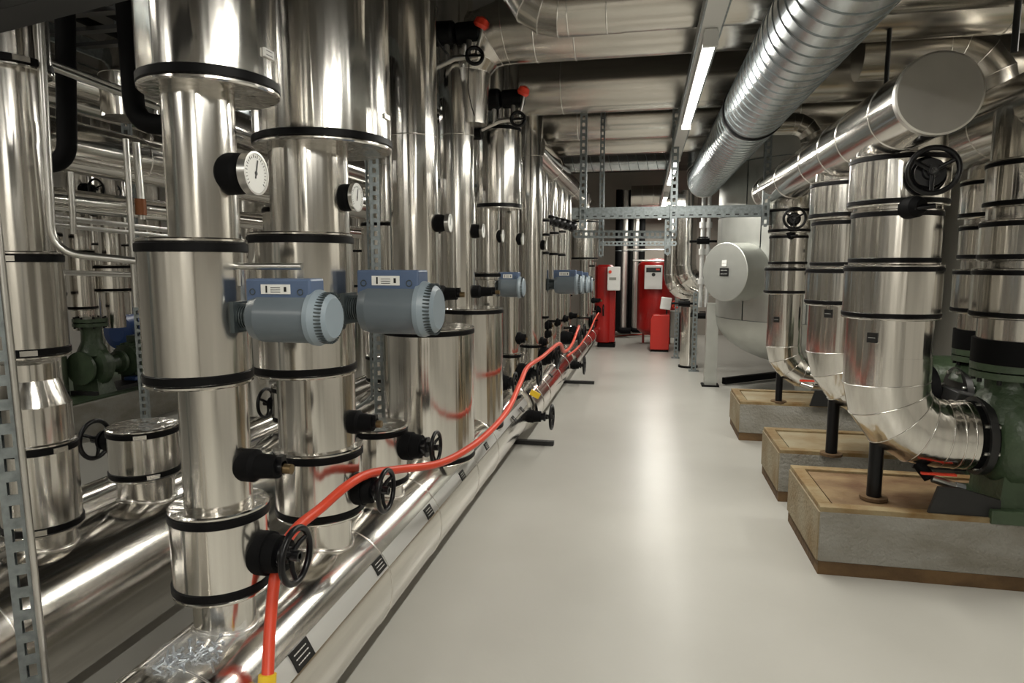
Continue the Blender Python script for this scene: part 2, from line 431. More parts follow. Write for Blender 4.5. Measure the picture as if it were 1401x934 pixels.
def elbow(parent, pts, r, material='clad_z', name='elbow', beads=True, br=.0035, n=48):
    mb = MB().tube(pts, r, n, sharp=True)
    rings = mb.rings
    o = obj(name, mb, material, parent, world=True)
    if beads:
        for rg in rings[1:-1] if len(rings) > 2 else []:
            b_ = MB(); b_.tube(rg, br, 5, closed=True)
            obj('gore_seam', b_, 'bead', o, world=True)
    return o
def plate(parent, c, nrm, upv, w_, h_, text=3, name='label_plate', mat_='black_label', tmat='white_print', world=True):
    n_ = Vector(nrm).normalized(); u_ = Vector(upv); u_ = (u_-n_*u_.dot(n_)).normalized(); s_ = u_.cross(n_)
    R = Matrix((s_, u_, n_)).transposed(); c = Vector(c)
    o = obj(name, MB().box(c+n_*.003, (w_, h_, .006), R), mat_, parent, world=world)
    tb = MB()
    for k in range(text):
        yy = h_*(.24-.48*k/max(1, text-1)) if text > 1 else 0
        x = -w_*.36
        while x < w_*.30:
            l_ = w_*random.uniform(.04, .11); tb.box(c+n_*.0068+u_*yy+s_*(x+l_/2), (l_, h_*.05, .0012), R); x += l_+w_*.04
    if text: obj('lettering', tb, tmat, o, world=world)
    return o

# ================================================================ front header on the floor (left of the aisle)
HX, HR, HZ = -1.2, .238, .318
hd = thing('pipe_header', 'large shiny insulated header pipe low on the floor beside the aisle, carrying the first risers', 'pipe', (HX, 3, HZ))
obj('pipe_section', MB().cyl((0, -3.4, 0), (0, 2.62, 0), HR, n=72), 'clad_y', hd)
for y in (-.6, .35, 1.0, 1.75, 2.3): obj('seam_bead', MB().torus((0, y-1, 0), (0, 1, 0), HR, .0035, 64, 6), 'bead', hd)
obj('end_ring', MB().lathe((0, 2.56, 0), (0, 1, 0), [(0, HR+.012), (.012, HR+.016), (.05, HR+.016), (.06, HR+.01)], 64), 'bead', hd)
# identification plates: black tiles with white lettering on a pale tape strip along the aisle side
ang = math.radians(22)
def hpt(Y, a, r=HR): return Vector((HX+math.cos(a)*r, Y, HZ+math.sin(a)*r))
LA = []
for px, py, w_ in ((412, 895, .10), (518, 773, .085), (586, 700, .085), (632, 650, .075), (665, 610, .07)):
    # ray / cylinder hit
    d = ray(px, py); A = d.x**2+d.z**2; B = 2*(d.x*(EYE.x-HX)+d.z*(EYE.z-HZ)); Cc = (EYE.x-HX)**2+(EYE.z-HZ)**2-HR**2
    disc = B*B-4*A*Cc
    if disc <= 0: continue
    tt = (-B-math.sqrt(disc))/(2*A); q = EYE+d*tt; nn = Vector((q.x-HX, 0, q.z-HZ)).normalized()
    LA.append(math.atan2(nn.z, nn.x))
    plate(hd, q, nn, (nn.z*-1, 0, nn.x), w_, w_*.62, 3, world=True)
aa = sum(LA)/len(LA); sheet = MB()
for k in range(6):
    a0_, a1_ = aa-.13+.26*k/6, aa-.13+.26*(k+1)/6; i0 = len(sheet.v)
    sheet.v += [hpt(.2, a0_, HR+.0012), hpt(.2, a1_, HR+.0012), hpt(5.5, a1_, HR+.0012), hpt(5.5, a0_, HR+.0012)]
    sheet.f.append((i0, i0+1, i0+2, i0+3)); sheet.sm.append(True)
obj('pale_strip', sheet, 'film', hd, world=True)['label'] = 'pale strip along the header carrying the black plates'  # continuous pale strip laid just over the header surface
# feet
for i, (Y, X0) in enumerate(((5.68, -.98), (8.8, -.86))):
    o = obj('support_foot', MB().box((X0, Y, .02), (.42, .06, .035)), 'dark_steel'); tag(o, ['flat galvanised foot sticking out under the near header end', 'small flat foot under the middle header joint on the floor'][i], 'support')
h2 = thing('pipe_header', 'middle shiny header pipe on the floor, behind the thick header end ring', 'pipe', (-1.1, 5.66, .30))
obj('pipe_section', MB().cyl((0, 0, 0), (0, 3.1, 0), .19, n=64), 'clad_y', h2)
for y in (.35, .8, 1.7, 2.5): obj('seam_bead', MB().torus((0, y, 0), (0, 1, 0), .19, .005, 48, 6), 'bead', h2)
obj('end_ring', MB().lathe((0, 3.05, 0), (0, 1, 0), [(0, .2), (.06, .2)], 48), 'bead', h2)
h3 = thing('pipe_header', 'thin far header pipe on the floor running to the left red vessel', 'pipe', (-.99, 8.78, .30))
obj('pipe_section', MB().cyl((0, 0, 0), (0, 5.0, 0), .115, n=48), 'clad_y', h3)
for y in (.6, 1.5, 2.4, 3.3, 4.2): obj('seam_bead', MB().torus((0, y, 0), (0, 1, 0), .115, .005, 40, 6), 'bead', h3)
for Y in (6.1, 7.0, 7.8):
    a_ = hd
for p, (px, py) in zip((h2, h2, h2), ((700, 572), (711, 558), (752, 505))):
    q = atX(px, py, -.98); plate(p, (-1.1+.19*.72, q.y, .30+.19*.69), (.72, 0, .69), (-.69, 0, .72), .06, .05, 1, world=True)
# ================================================================ front row of risers
Z = 5000
riser('A1', 'nearest tall insulated riser, with round thermometer and the small-cased actuator', HX, (265, 352, 860),
      [('p', 826, 892, 265, 352), ('d', 708, 832, 229, 367), ('p', 520, 720, 250, 347), ('d', 324, 536, 190, 342), ('p', 90, 330, 223, 325), ('d', Z+3.1, 108, 186, 381, (1, 0))])
riser('A2', 'second tall insulated riser from the front, wide drum at its top', HX, (398, 482, 740),
      [('p', 716, 782, 400, 483), ('d', 624, 722, 370, 491), ('p', 505, 630, 374, 482), ('d', 316, 521, 342, 485), ('p', 170, 322, 362, 472), ('d', Z+3.1, 190, 345, 535, (1, 0))])
riser('A3', 'short capped pipe stub with one drum, between second riser and big vessel', HX, (478, 558, 640),
      [('d', 590, 672, 478, 558), ('p', 664, 705, 487, 552)], name='capped_stub')
riser('A4', 'tall pipe on a big free-standing drum vessel behind the larger near actuator', HX, (526, 649, 560),
      [('p', 630, 690, 560, 615), ('d', 452, 642, 526, 649), ('p', Z+3.4, 460, 537, 602, (1, 1), (182,))])
riser('A5', 'tall pipe on the second big drum vessel, partly behind the first vessel', HX, (604, 688, 500),
      [('p', 580, 610, 625, 665), ('d', 423, 594, 604, 688), ('p', Z+3.4, 430, 604, 650, (1, 1), (182,))])
riser('A6', 'slim pipe with a drum hanging high under red-tipped valves', HX, (652, 684, 400),
      [('p', 270, 575, 652, 684), ('d', 168, 284, 652, 713), ('d', 372, 384, 648, 688, (0, 1)), ('p', Z+3.3, 170, 668, 690)])
riser('A7', 'slim pipe with a low drum just left of the hose bend', -1.1, (687, 710, 420),
      [('p', 540, 585, 690, 708), ('d', 484, 548, 685, 713), ('p', Z+3.2, 490, 687, 710, (1, 1), (206,))])
riser('A8', 'bright straight pipe rising to the overhead duct, drum beneath its middle', -1.1, (713, 742, 400),
      [('p', 520, 560, 716, 739), ('d', 471, 528, 711, 743), ('p', Z+3.1, 478, 713, 741, (1, 1), (212,))])
def far_riser(k, label, X, Y, r, zs, drums, beads=()):
    t = thing('insulated_riser', label, 'pipe', (X, Y, 0))
    obj('pipe_section', MB().cyl((0, 0, zs[0]), (0, 0, zs[1]), r, n=40), 'clad_z', t)
    for (z0, z1, rr) in drums: drum(t, 0, 0, z0, z1, rr)
    for zb in beads: obj('seam_bead', MB().torus((0, 0, zb), (0, 0, 1), r, .005, 32, 6), 'bead', t)
    RS[k] = dict(x=X, y=Y, t=t, segs=[(zs[0], zs[1], r, X, Y)]+[(a, b_, rr, X, Y) for a, b_, rr in drums])
far_riser('A9', 'narrow pipe carrying the foremost of three far actuators', -1.1, 7.2, .042, (.45, 2.75), [(1.9, 2.1, .06), (1.0, 1.75, .055)])
far_riser('A10', 'narrow pipe carrying the middle one of three far actuators', -1.1, 7.9, .05, (.45, 2.75), [(1.95, 2.15, .07), (.9, 1.75, .062)])
far_riser('A11', 'narrow pipe carrying the rearmost of three far actuators', -1.1, 8.6, .05, (.45, 2.75), [(2.0, 2.2, .07), (.85, 1.75, .065)])
far_riser('A12', 'medium pipe seen behind the three far actuators', -1.15, 9.5, .09, (.4, 2.8), [(.45, .72, .12)], (2.1, 1.3))
far_riser('A13', 'far pipe with a wide drum hanging below the cross beam', -1.0, 11.0, .075, (.4, 2.75), [(1.68, 2.32, .215), (.5, .75, .13)], (1.3,))
far_riser('A14', 'thin far pipe right behind the hanging drum', -1.0, 12.0, .06, (.4, 1.7), [(.5, .7, .1), (1.3, 1.6, .09)])
far_riser('A15', 'last thin pipe before the left red vessel', -1.0, 12.9, .06, (.4, 1.65), [(.5, .72, .1)])
far_riser('A16', 'thin tall pipe between the far actuators and the hanging drum', -1.2, 10.3, .05, (.4, 2.8), [(1.1, 1.5, .08)])

def saddle(key, X0, R0, Z0):
    i = RS[key]; s_ = i['segs'][0] if key != 'A3' and key != 'B1' else i['segs'][1]; r = s_[2]+.004; pts = []
    for k in range(48):
        a_ = 2*PI*k/48; x = i['x']+math.cos(a_)*r; dx = min(R0*.97, abs(x-X0)); pts.append((x-i['x'], math.sin(a_)*r, Z0+math.sqrt((R0+.002)**2-dx*dx)))
    obj('saddle_seam', MB().tube(pts, .006, 6, closed=True), 'bead', i['t'])
for k_ in ('A1', 'A2', 'A3'): saddle(k_, HX, HR, HZ)
# small flat identification stickers on the jackets
def sticker(key, px, py, w_, h_, col='white_print', text=2, tm='black_label'):
    i = RS[key]; d = ray(px, py); r, x, y = surf(key, 1.6+(d.z)*i['y']/d.y)
    A = d.x**2+d.y**2; B = -2*(d.x*x+d.y*y); Cc = x*x+y*y-r*r; q = B*B-4*A*Cc
    if q <= 0: return
    tt = (-B-math.sqrt(q))/(2*A); p = EYE+d*tt; n_ = Vector((p.x-x, p.y-y, 0)).normalized()
    plate(i['t'], p, n_, (0, 0, 1), w_, h_, text, name='sticker', mat_=col, tmat=tm)
sticker('A1', 366, 74, .045, .022)
sticker('A2', 528, 160, .05, .016, 'clad_plate', 1)
sticker('A1', 366, 520, .03, .02, 'clad_plate', 1)

# thermometers
gauge('A1', 352, 237, .058, 'large dial thermometer on the nearest riser, face clearly readable')
gauge('A2', 490, 270, .05, 'dial thermometer on the second riser, under its wide top drum')
gauge('A4', 617, 305, .05, 'dial thermometer on the tall pipe above the first big vessel')
gauge('A5', 662, 316, .05, 'dial thermometer on the pipe above the second big vessel')
gauge('A6', 686, 323, .05, 'dial thermometer below the high hanging drum')
gauge('A7', 716, 327, .05, 'dial thermometer on the slim pipe right of the hanging drum')
gauge('A8', 748, 335, .05, 'farthest dial thermometer, on the bright straight pipe')
# drain valves
plug('A1', 400, 640, .036, 'black drain valve with brass nut low on the nearest riser')
plug('A2', 523, 579, .034, 'black drain valve with brass nut low on the second riser')
plug('A4', 636, 402, .036, 'black drain valve above the first big vessel, right of the larger actuator')
plug('A5', 684, 399, .034, 'black drain valve pointing at the small blue actuator')
plug('A8', 726-10+35, 468, .04, 'black drain valve near the foot of the bright straight pipe')
plug('A7', 722, 463, .04, 'black drain valve above the low drum left of the bright pipe')
for k, (key, px, py, lb) in enumerate((('A9', 757, 445, 'small dark drain valve, left one under the far actuators'), ('A10', 768, 441, 'small dark drain valve, second from left under the far actuators'),
                                       ('A11', 779, 436, 'small dark drain valve, third from left under the far actuators'), ('A9', 756, 457, 'small dark drain valve just beneath the left one under the far actuators'),
                                       ('A12', 792, 432, 'small dark drain valve on the medium pipe behind the far actuators'), ('A14', 824, 411, 'tiny dark drain valve beside the left red vessel'))):
    plug(key, px, py, .04, lb)
# handwheel valves
valve('A1', 406, 760, .078, .056, 'black handwheel valve low on the nearest riser, hose draped over it')
valve('A2', 529, 671, .076, .054, 'black handwheel valve low on the second riser above the header')
valve('A3', 597, 612, .07, .058, 'black handwheel valve on the short capped stub')
valve('A7', 738, 510, .10, .07, 'black handwheel valve above the yellow tag at the hose bend')
valve('A6', 705, 524, .08, .06, 'small black handwheel valve left of the hose bend')
valve('A8', 763, 487, .12, .085, 'black handwheel valve at the foot of the bright straight pipe')
valve('A11', 793, 462, .12, .08, 'far black handwheel valve in the dark cluster above the middle header')
valve('A12', 800, 455, .12, .09, 'farther black handwheel valve at the foot of the medium pipe')
valve('A13', 808, 440, .12, .1, 'far dark handwheel valve beneath the wide hanging drum')
valve('A15', 826, 424, .12, .08, 'tiny black handwheel valve against the red vessel')
# header end valves pointing at the aisle
valve(None, 0, 0, .10, .05, 'black handwheel valve sticking out of the header end into the aisle', at=(Vector((-.975, 5.5, .30)), .21))
valve(None, 0, 0, .11, .05, 'far black handwheel valve sticking out of the middle header joint', at=(Vector((-.915, 8.55, .29)), .15))
# actuators
motor('A1', 459, 435, .070, .235, 'blue and grey electric actuator, nearest, with a metal lever on top', lever=True)
motor('A2', 602, 423, .092, .285, 'larger grey cylindrical actuator with blue box, second from the front')
motor('A6', 718, 393, .078, .20, 'small blue and grey actuator beside the hanging drum pipe')
for key, px, lb in (('A9', 796, 'far blue and grey actuator, foremost of three in a row'), ('A10', 804, 'far actuator, middle of three in a row, mostly hidden'), ('A11', 811, 'far actuator, rearmost of three in a row')):
    motor(key, px, 389, .105, .30, lb)

# valve cluster over the riser tops: black boxes, air vents with red caps
def vent_cluster(label, P, s=1.0, flip=1):
    t = thing('motorised_valve', label, 'valve', P)
    obj('actuator_head', MB().lathe((-.13*s, 0, .05*s), (1, 0, 0), [(0, .04*s), (.01*s, .05*s), (.10*s, .05*s), (.11*s, .042*s)], 8), 'black_rubber', t)
    obj('actuator_head', MB().lathe((-.02*s, .04, .055*s), (1, 0, 0), [(0, .036*s), (.01*s, .044*s), (.10*s, .044*s), (.11*s, .035*s)], 8), 'black_rubber', t)
    obj('valve_body', MB().tube([(-.12*s, 0, -.09*s), (-.02*s, 0, -.05*s), (.08*s, 0, -.045*s)], .011*s, 12).cyl((-.05*s, 0, -.06*s), (-.05*s, 0, .02*s), .012*s, n=10).cyl((.04*s, 0, -.06*s), (.04*s, .02, .03*s), .012*s, n=10), 'tube_steel', t)
    mb = MB().torus((.07*s, -.03, -.05*s), (.3, -1, 0), .032*s, .008*s, 20, 6); mb.box((.07*s, -.03, -.05*s), (.06*s, .012, .012)); obj('hand_knob', mb, 'black_iron', t)
    obj('lever_grip', MB().tube([(-.15*s, 0, -.10*s), (-.11*s, 0, -.10*s)], .035*s, 8), 'black_rubber', t)
    obj('vent_stem', MB().tube([(.07*s, 0, -.04*s), (.09*s, 0, .03*s), (.095*s, 0, .07*s)], .007*s, 8), 'tube_steel', t)
    obj('red_cap', MB().lathe((.085*s, 0, .06*s), (.4, 0, 1), [(0, .02*s), (.012*s, .03*s), (.035*s, .026*s), (.045*s, .01*s)], 12), 'red_tip', t)['label'] = 'round red cap'
vent_cluster('black motorised valve with red cap at the top of the second vessel pipe', atY(628, 62, 4.3), 1.6)
vent_cluster('black motorised valve with red cap on top of the hanging drum', atY(690, 150, 4.75), 1.5)
far_cl = thing('valve_cluster', 'cluster of dark round valves against the left end of the cross beam', 'valve', atY(755, 301, 7.4))
for k in range(5):
    mb = MB().lathe((.055*k-.02, .05*k, -.015*k), (.3, -1, 0), [(0, .04), (.02, .062), (.07, .05), (.1, .02)], 14)
    obj('valve_head', mb, 'black_iron', far_cl)
t = thing('junction_box', 'pale grey junction box strapped to the tall pipe above the first vessel', 'junction box', atY(563, 26, 3.45))
obj('housing', MB().box((0, 0, 0), (.085, .05, .085)), 'grey_plastic', t, bevel=.006)
obj('lid', MB().box((0, -.028, 0), (.08, .008, .08)), 'grey_plastic', t, bevel=.003)
t = thing('control_cable', 'black cable hanging from the junction box to the motorised valve', 'cable', (0, 0, 0))
obj('cable_run', MB().tube([atY(x, y, 3.5+k*.1) for k, (x, y) in enumerate(((575, -20), (574, 15), (590, 40), (602, 62), (614, 76)))], .006, 8), 'black_rubber', t)
obj('cable_run', MB().tube([atY(x, y, 4.2) for x, y in ((642, 85), (640, 120), (645, 145), (649, 158))], .003, 6), 'black_rubber', t)

# hose
hp = [(363, 990, 1.42), (366, 930, 1.50), (370, 850, 1.58), (380, 770, 1.66), (402, 726, 1.80), (440, 694, 1.95), (475, 664, 2.06), (505, 648, 2.2), (545, 642, 2.42), (600, 634, 2.66), (640, 614, 2.95),
      (670, 590, 3.3), (695, 560, 3.75), (712, 523, 4.3), (722, 502, 4.8), (742, 488, 5.3), (765, 470, 6.0), (772, 481, 6.7), (783, 470, 7.6), (792, 446, 8.6)]
def smooth(ps, k=6):
    out = []; P = [ps[0]]+ps+[ps[-1]]
    for i in range(1, len(P)-2):
        for j in range(k):
            t_ = j/k; a, b_, c_, d_ = P[i-1], P[i], P[i+1], P[i+2]
            out.append(.5*((2*b_)+(c_-a)*t_+(2*a-5*b_+4*c_-d_)*t_*t_+(3*b_-a-3*c_+d_)*t_**3))
    out.append(ps[-1]); return out
tag(obj('hose', MB().tube(smooth([atY(*q) for q in hp]), [.0165]*(len(hp)*6-5), 14), 'hose'), 'long orange-red rubber hose draped along the header over the handwheels', 'hose')
hp = [(776, 487, 7.6), (788, 478, 8.2), (798, 466, 8.9), (808, 450, 9.9), (814, 436, 10.9), (819, 428, 11.6)]
tag(obj('hose', MB().tube(smooth([atY(*q) for q in hp]), [.013]*(len(hp)*6-5), 10), 'hose'), 'second orange hose on the far end of the header near the red vessel', 'hose')
tag(obj('warning_tag', MB().box(atY(732, 539, 4.95), (.08, .01, .045), Matrix.Rotation(.5, 3, 'Y')), 'yellow'), 'small yellow tag on the header under the hose bend', 'tag')
tag(obj('warning_tag', MB().cyl(atY(365, 940, 1.495), atY(366, 922, 1.505), .024, n=20), 'yellow'), 'yellow clip around the hose at the bottom picture edge', 'tag')

# bag of screws on the header
bc = atY(262, 905, 1.56)
bc.z = HZ+HR+.02; bc = atZ(250, 915, HZ+HR*.95)
bagt = thing('screw_bag', 'clear plastic bag of zinc screws lying beside the nearest riser foot', 'bag', bc)
mb = MB(); rings = []
for k in range(13):
    f_ = k/12; rad = .078*math.sin(PI*min(1, f_*1.12+.02))**.7 + .014 if f_ < .88 else .02+.02*(f_-.88)/.12
    c_ = Vector((-.09+.2*f_, -.02+.14*f_, .01+.11*max(0, f_-.5)**1.2))
    rg = []
    for j in range(22):
        a_ = 2*PI*j/22; q = rad*(1+random.uniform(-.10, .10)); rg.append(c_+Vector((-.5*math.cos(a_)*q, .85*math.cos(a_)*q, .55*math.sin(a_)*q)))
    rings.append(rg)
mb.loft(rings, True); mb.disc(list(rings[0]), True)
obj('plastic_film', mb, 'bag', bagt)
for k in range(70):
    f_ = random.uniform(.12, .72); a_ = random.uniform(0, 2*PI); q = random.uniform(0, .055)
    c_ = Vector((-.09+.2*f_, -.02+.14*f_, .01)) + Vector((-.5*math.cos(a_)*q, .85*math.cos(a_)*q, .5*math.sin(a_)*q))
    dd = Vector((random.uniform(-1, 1), random.uniform(-1, 1), random.uniform(-.5, .5))).normalized()
    s_ = MB().cyl(c_-dd*.014, c_+dd*.012, .0028, n=6).cyl(c_+dd*.012, c_+dd*.016, .0065, n=6)
    obj('screw', s_, 'zinc', bagt)

# ================================================================ second row behind
BX, BR, BZ = -2.15, .265, .33
hb = thing('pipe_header', 'thick shiny header pipe low on the floor at left, behind the first row', 'pipe', (BX, 4, BZ))
obj('pipe_section', MB().cyl((0, -5, 0), (0, 4.4, 0), BR, n=72), 'clad_y', hb)
for y in (-2.4, -1.2, 0, 1.2, 2.4): obj('seam_bead', MB().torus((0, y, 0), (0, 1, 0), BR, .004, 56, 6), 'bead', hb)
hb2 = thing('pipe_header', 'slimmer parallel pipe low on the floor behind the thick left header', 'pipe', (BX-.75, 4, .3))
obj('pipe_section', MB().cyl((0, -4, 0), (0, 5, 0), .13, n=56), 'clad_y', hb2)
riser('B1', 'short capped stub with a flat round lid on the thick left header', BX, (148, 245, 620),
      [('d', 590, 662, 146, 246), ('p', 656, 704, 160, 240)], name='capped_stub')
riser('B0', 'wide riser at the left picture edge behind the slotted post', BX, (15, 108, 750),
      [('p', 728, 780, 15, 108), ('d', 610, 738, -2, 114), ('p', 560, 620, -14, 97), ('p', 500, 562, -2, 78), ('d', 343, 494, -30, 90), ('p', 80, 350, -36, 66), ('p', 160, 190, -45, 60), ('d', Z+3.1, 86, -70, 66, (1, 0))])
i = RS['B0']
zt = [s for s in i['segs']]
obj('shoulder_cone', MB().lathe((0, 0, zt[2][1]-.01), (0, 0, 1), [(0, zt[2][2]), (.10, zt[3][2])], 56), 'clad_z', i['t'])
valve(None, 0, 0, .085, .055, 'black handwheel valve behind the flat-lidded stub', a=PI, at=(Vector((RS['B1']['x']-RS['B1']['segs'][0][2], RS['B1']['y']+.05, RS['B1']['segs'][0][0]+.13)), .16))
valve(None, 0, 0, .09, .05, 'black handwheel half hidden behind the nearest riser', a=PI, at=(Vector((BX-.1, 3.75, .72)), .12))
for k, (Y, r, lb) in enumerate(((3.75, .10, 'dull pipe on the left header glimpsed between the two nearest risers'), (5.2, .11, 'pipe on the left header seen in the gap right of the second riser'),
                                (6.6, .11, 'far pipe on the left header behind the first big vessel'), (7.8, .12, 'farthest pipe on the left header'))):
    far_riser('B%d' % (k+2), lb, BX, Y, r, (.55, 3.2), [(.62, .85, r+.05), (1.3, 1.95, r+.06)], (2.4,))
for k_ in ('B0', 'B1'): saddle(k_, BX, BR, BZ)
# overhead pipes running along the room at left
line_pipe('overhead_pipe', 'shiny horizontal pipe high at left, upper of the two long ones', (-3.55, .5, 2.72), (-3.55, 10, 2.72), .17, 'clad_y', beads=(.2, .4, .6, .8))
line_pipe('overhead_pipe', 'shiny horizontal pipe at left, lower of the two long ones', (-3.3, .5, 2.28), (-3.3, 10, 2.28), .15, 'clad_y', beads=(.15, .35, .55, .75))
line_pipe('overhead_pipe', 'thin pipe slung under the long overhead pipes at left', (-3.4, .5, 1.98), (-3.4, 10, 1.98), .07, 'clad_y', beads=(.3, .6))
line_pipe('overhead_pipe', 'wide duct high under the ceiling in the far left', (-4.4, 1, 3.1), (-4.4, 10, 3.1), .28, 'clad_y', beads=(.2, .4, .6, .8))
t = thing('overhead_pipe', 'shiny elbow pipe bending down at upper left behind the black pipe', 'pipe', (-3.0, 3.3, 2.6))
elbow(t, [(-3.0, 4.6, 2.95), (-3.0, 3.9, 2.95)]+arc((-3.0, 3.75, 2.68), (0, 0, 1), (0, -1, 0), .27, 0, PI/2, 4)+[(-3.0, 3.48, 2.45)], .15)
# black foam insulated pipes
def bend(pts, R=.1, k=6):
    pts = [Vector(p) for p in pts]; out = [pts[0]]
    for a, b_, c_ in zip(pts, pts[1:], pts[2:]):
        u = (a-b_).normalized(); v = (c_-b_).normalized(); p0 = b_+u*R; p1 = b_+v*R
        for j in range(k+1):
            t_ = j/k; out.append(p0*(1-t_)**2 + b_*2*t_*(1-t_) + p1*t_*t_)
    out.append(pts[-1]); return out
YA = 2.6
tag(obj('foam_pipe', MB().tube(bend([atY(89, 10, YA), atY(92, 222, YA), atY(40, 226, YA)], .09), .040, 24), 'black_foam'), 'black foam covered pipe turning left, behind the curved conduit', 'pipe')
tag(obj('foam_pipe', MB().tube(bend([atY(168, -60, 2.1), atY(185, 168, 2.1), atY(238, 172, 2.1)], .08), .035, 24), 'black_foam'), 'black foam covered pipe beside the nearest riser, turning right', 'pipe')
# galvanised conduits
def tubing(label, pts, r=.014, R=.12, mat_='tube_steel'):
    o = obj('conduit', MB().tube(bend(pts, R), r, 14), mat_); tag(o, label, 'conduit'); return o
tubing('bright steel conduit at left, dropping then curving right behind the nearest riser', [atY(54, 28, 1.95), atY(72, 345, 1.95), atY(330, 372, 2.3)], .0135, .09)
tubing('thin steel conduit curving below the bright curved conduit', [atY(60, 372, 2.6), atY(196, 376, 2.6), atY(215, 330, 2.6)], .012, .06)
tubing('horizontal steel conduit crossing the far left at handrail height', [atY(-40, 284, 2.2), atY(120, 302, 2.9), atY(330, 326, 4.3)], .014, .05)
tubing('second horizontal conduit just beneath the handrail-height one', [atY(-40, 296, 2.25), atY(120, 312, 2.95), atY(330, 334, 4.35)], .012, .05)
tubing('sloping steel conduit at upper left crossing the black foam pipe', [atY(-30, 52, 1.9), atY(60, 88, 2.2), atY(330, 190, 3.6)], .013, .05)
tubing('upper sloping steel conduit parallel to the lower one at upper left', [atY(60, 82, 2.3), atY(330, 180, 3.7)], .010, .05)
tubing('upright steel conduit under the right black foam elbow', [atY(172, 190, 2.2), atY(181, 330, 2.2), atY(186, 420, 2.2)], .011, .05)
tubing('upright steel conduit with an orange brown sleeve', [atY(186, 195, 2.25), atY(193, 275, 2.25), atY(194, 300, 2.25)], .014, .02)
tubing('short upright steel conduit under the left black foam elbow', [atY(96, 235, 2.6), atY(100, 300, 2.6), atY(100, 320, 2.6)], .013, .02)
tag(obj('pipe_sleeve', MB().cyl(atY(192, 272, 2.24), atY(193, 294, 2.24), .02, n=16), 'orange_sleeve'), 'rusty orange sleeve around the upright conduit at left', 'sleeve')

def slotted(parent, p0, p1, w_=.045, d_=.045, face=(0, -1, 0), name='slotted_channel', pitch=.05, material='galv'):
    """U channel with punched slots in its face"""
    p0 = Vector(p0); p1 = Vector(p1); ax = (p1-p0); L_ = ax.length; ax.normalize()
    f_ = Vector(face); f_ = (f_-ax*f_.dot(ax)).normalized(); s_ = ax.cross(f_)
    R = Matrix((s_, f_, ax)).transposed(); mb = MB(); mid = (p0+p1)/2; th = .0035
    for k in (-1, 1):
        mb.box(mid+s_*k*(w_/2)+f_*(-d_/2), (th, d_, L_), R)
        mb.box(mid+s_*k*(w_*.36), (w_*.28, th, L_), R)
        mb.box(mid+s_*k*(w_/2-.005)+f_*(-d_), (.010, th, L_), R)
    n = max(1, int(L_/pitch))
    for k in range(n+1):
        mb.box(p0+ax*min(L_, (k*L_/n))+f_*.0004, (w_*.5, th, pitch*.45), R)
    return obj(name, mb, material, parent, world=True)
def post(label, p0, p1, w_=.045, d_=.045, face=(0, -1, 0), cat='post', name='slotted_post', foot=True, **k):
    t = thing(name, label, cat, p0)
    slotted(t, p0, p1, w_, d_, face, 'channel', **k)
    if foot: obj('foot_plate', MB().box(Vector(p0)+Vector((0, 0, .005)), (w_*2.2, w_*2.2, .01)), 'galv', t, world=True)
    return t
pA = atY(46, 934, 1.3); pA2 = atY(-10, 420, 1.3); pd = (pA2-pA)/(pA2.z-pA.z)
pt0 = pA-pd*pA.z; pt1 = pA+pd*(3.3-pA.z)
t = thing('slotted_post', 'galvanised slotted steel post leaning in the left foreground', 'post', pt0)
slotted(t, pt0, pt1, .05, .038, (.75, -1, 0), 'channel', pitch=.06)
obj('edge_tube', MB().cyl(pt0+Vector((.034, .005, 0)), pt1+Vector((.034, .005, 0)), .008, n=14), 'tube_steel', t, world=True)
obj('foot_plate', MB().box(pt0+Vector((0, 0, .005)), (.13, .13, .01)), 'galv', t, world=True)
pB = atY(190, 450, 3.9)
post('slotted steel post behind the nearest riser at left', (pB.x, pB.y, 0), (pB.x, pB.y, 3.4), .05, .05, (.5, -1, 0))
pC = atY(518, 500, 3.55); 
post('slotted steel post standing between the second riser and first vessel', (pC.x, pC.y, 0), (pC.x, pC.y, 3.4), .05, .05, (.5, -1, 0))
post('twin steel post behind the second riser gap', (pC.x-.55, pC.y+1.2, 0), (pC.x-.55, pC.y+1.2, 3.4), .05, .05, (.5, -1, 0))

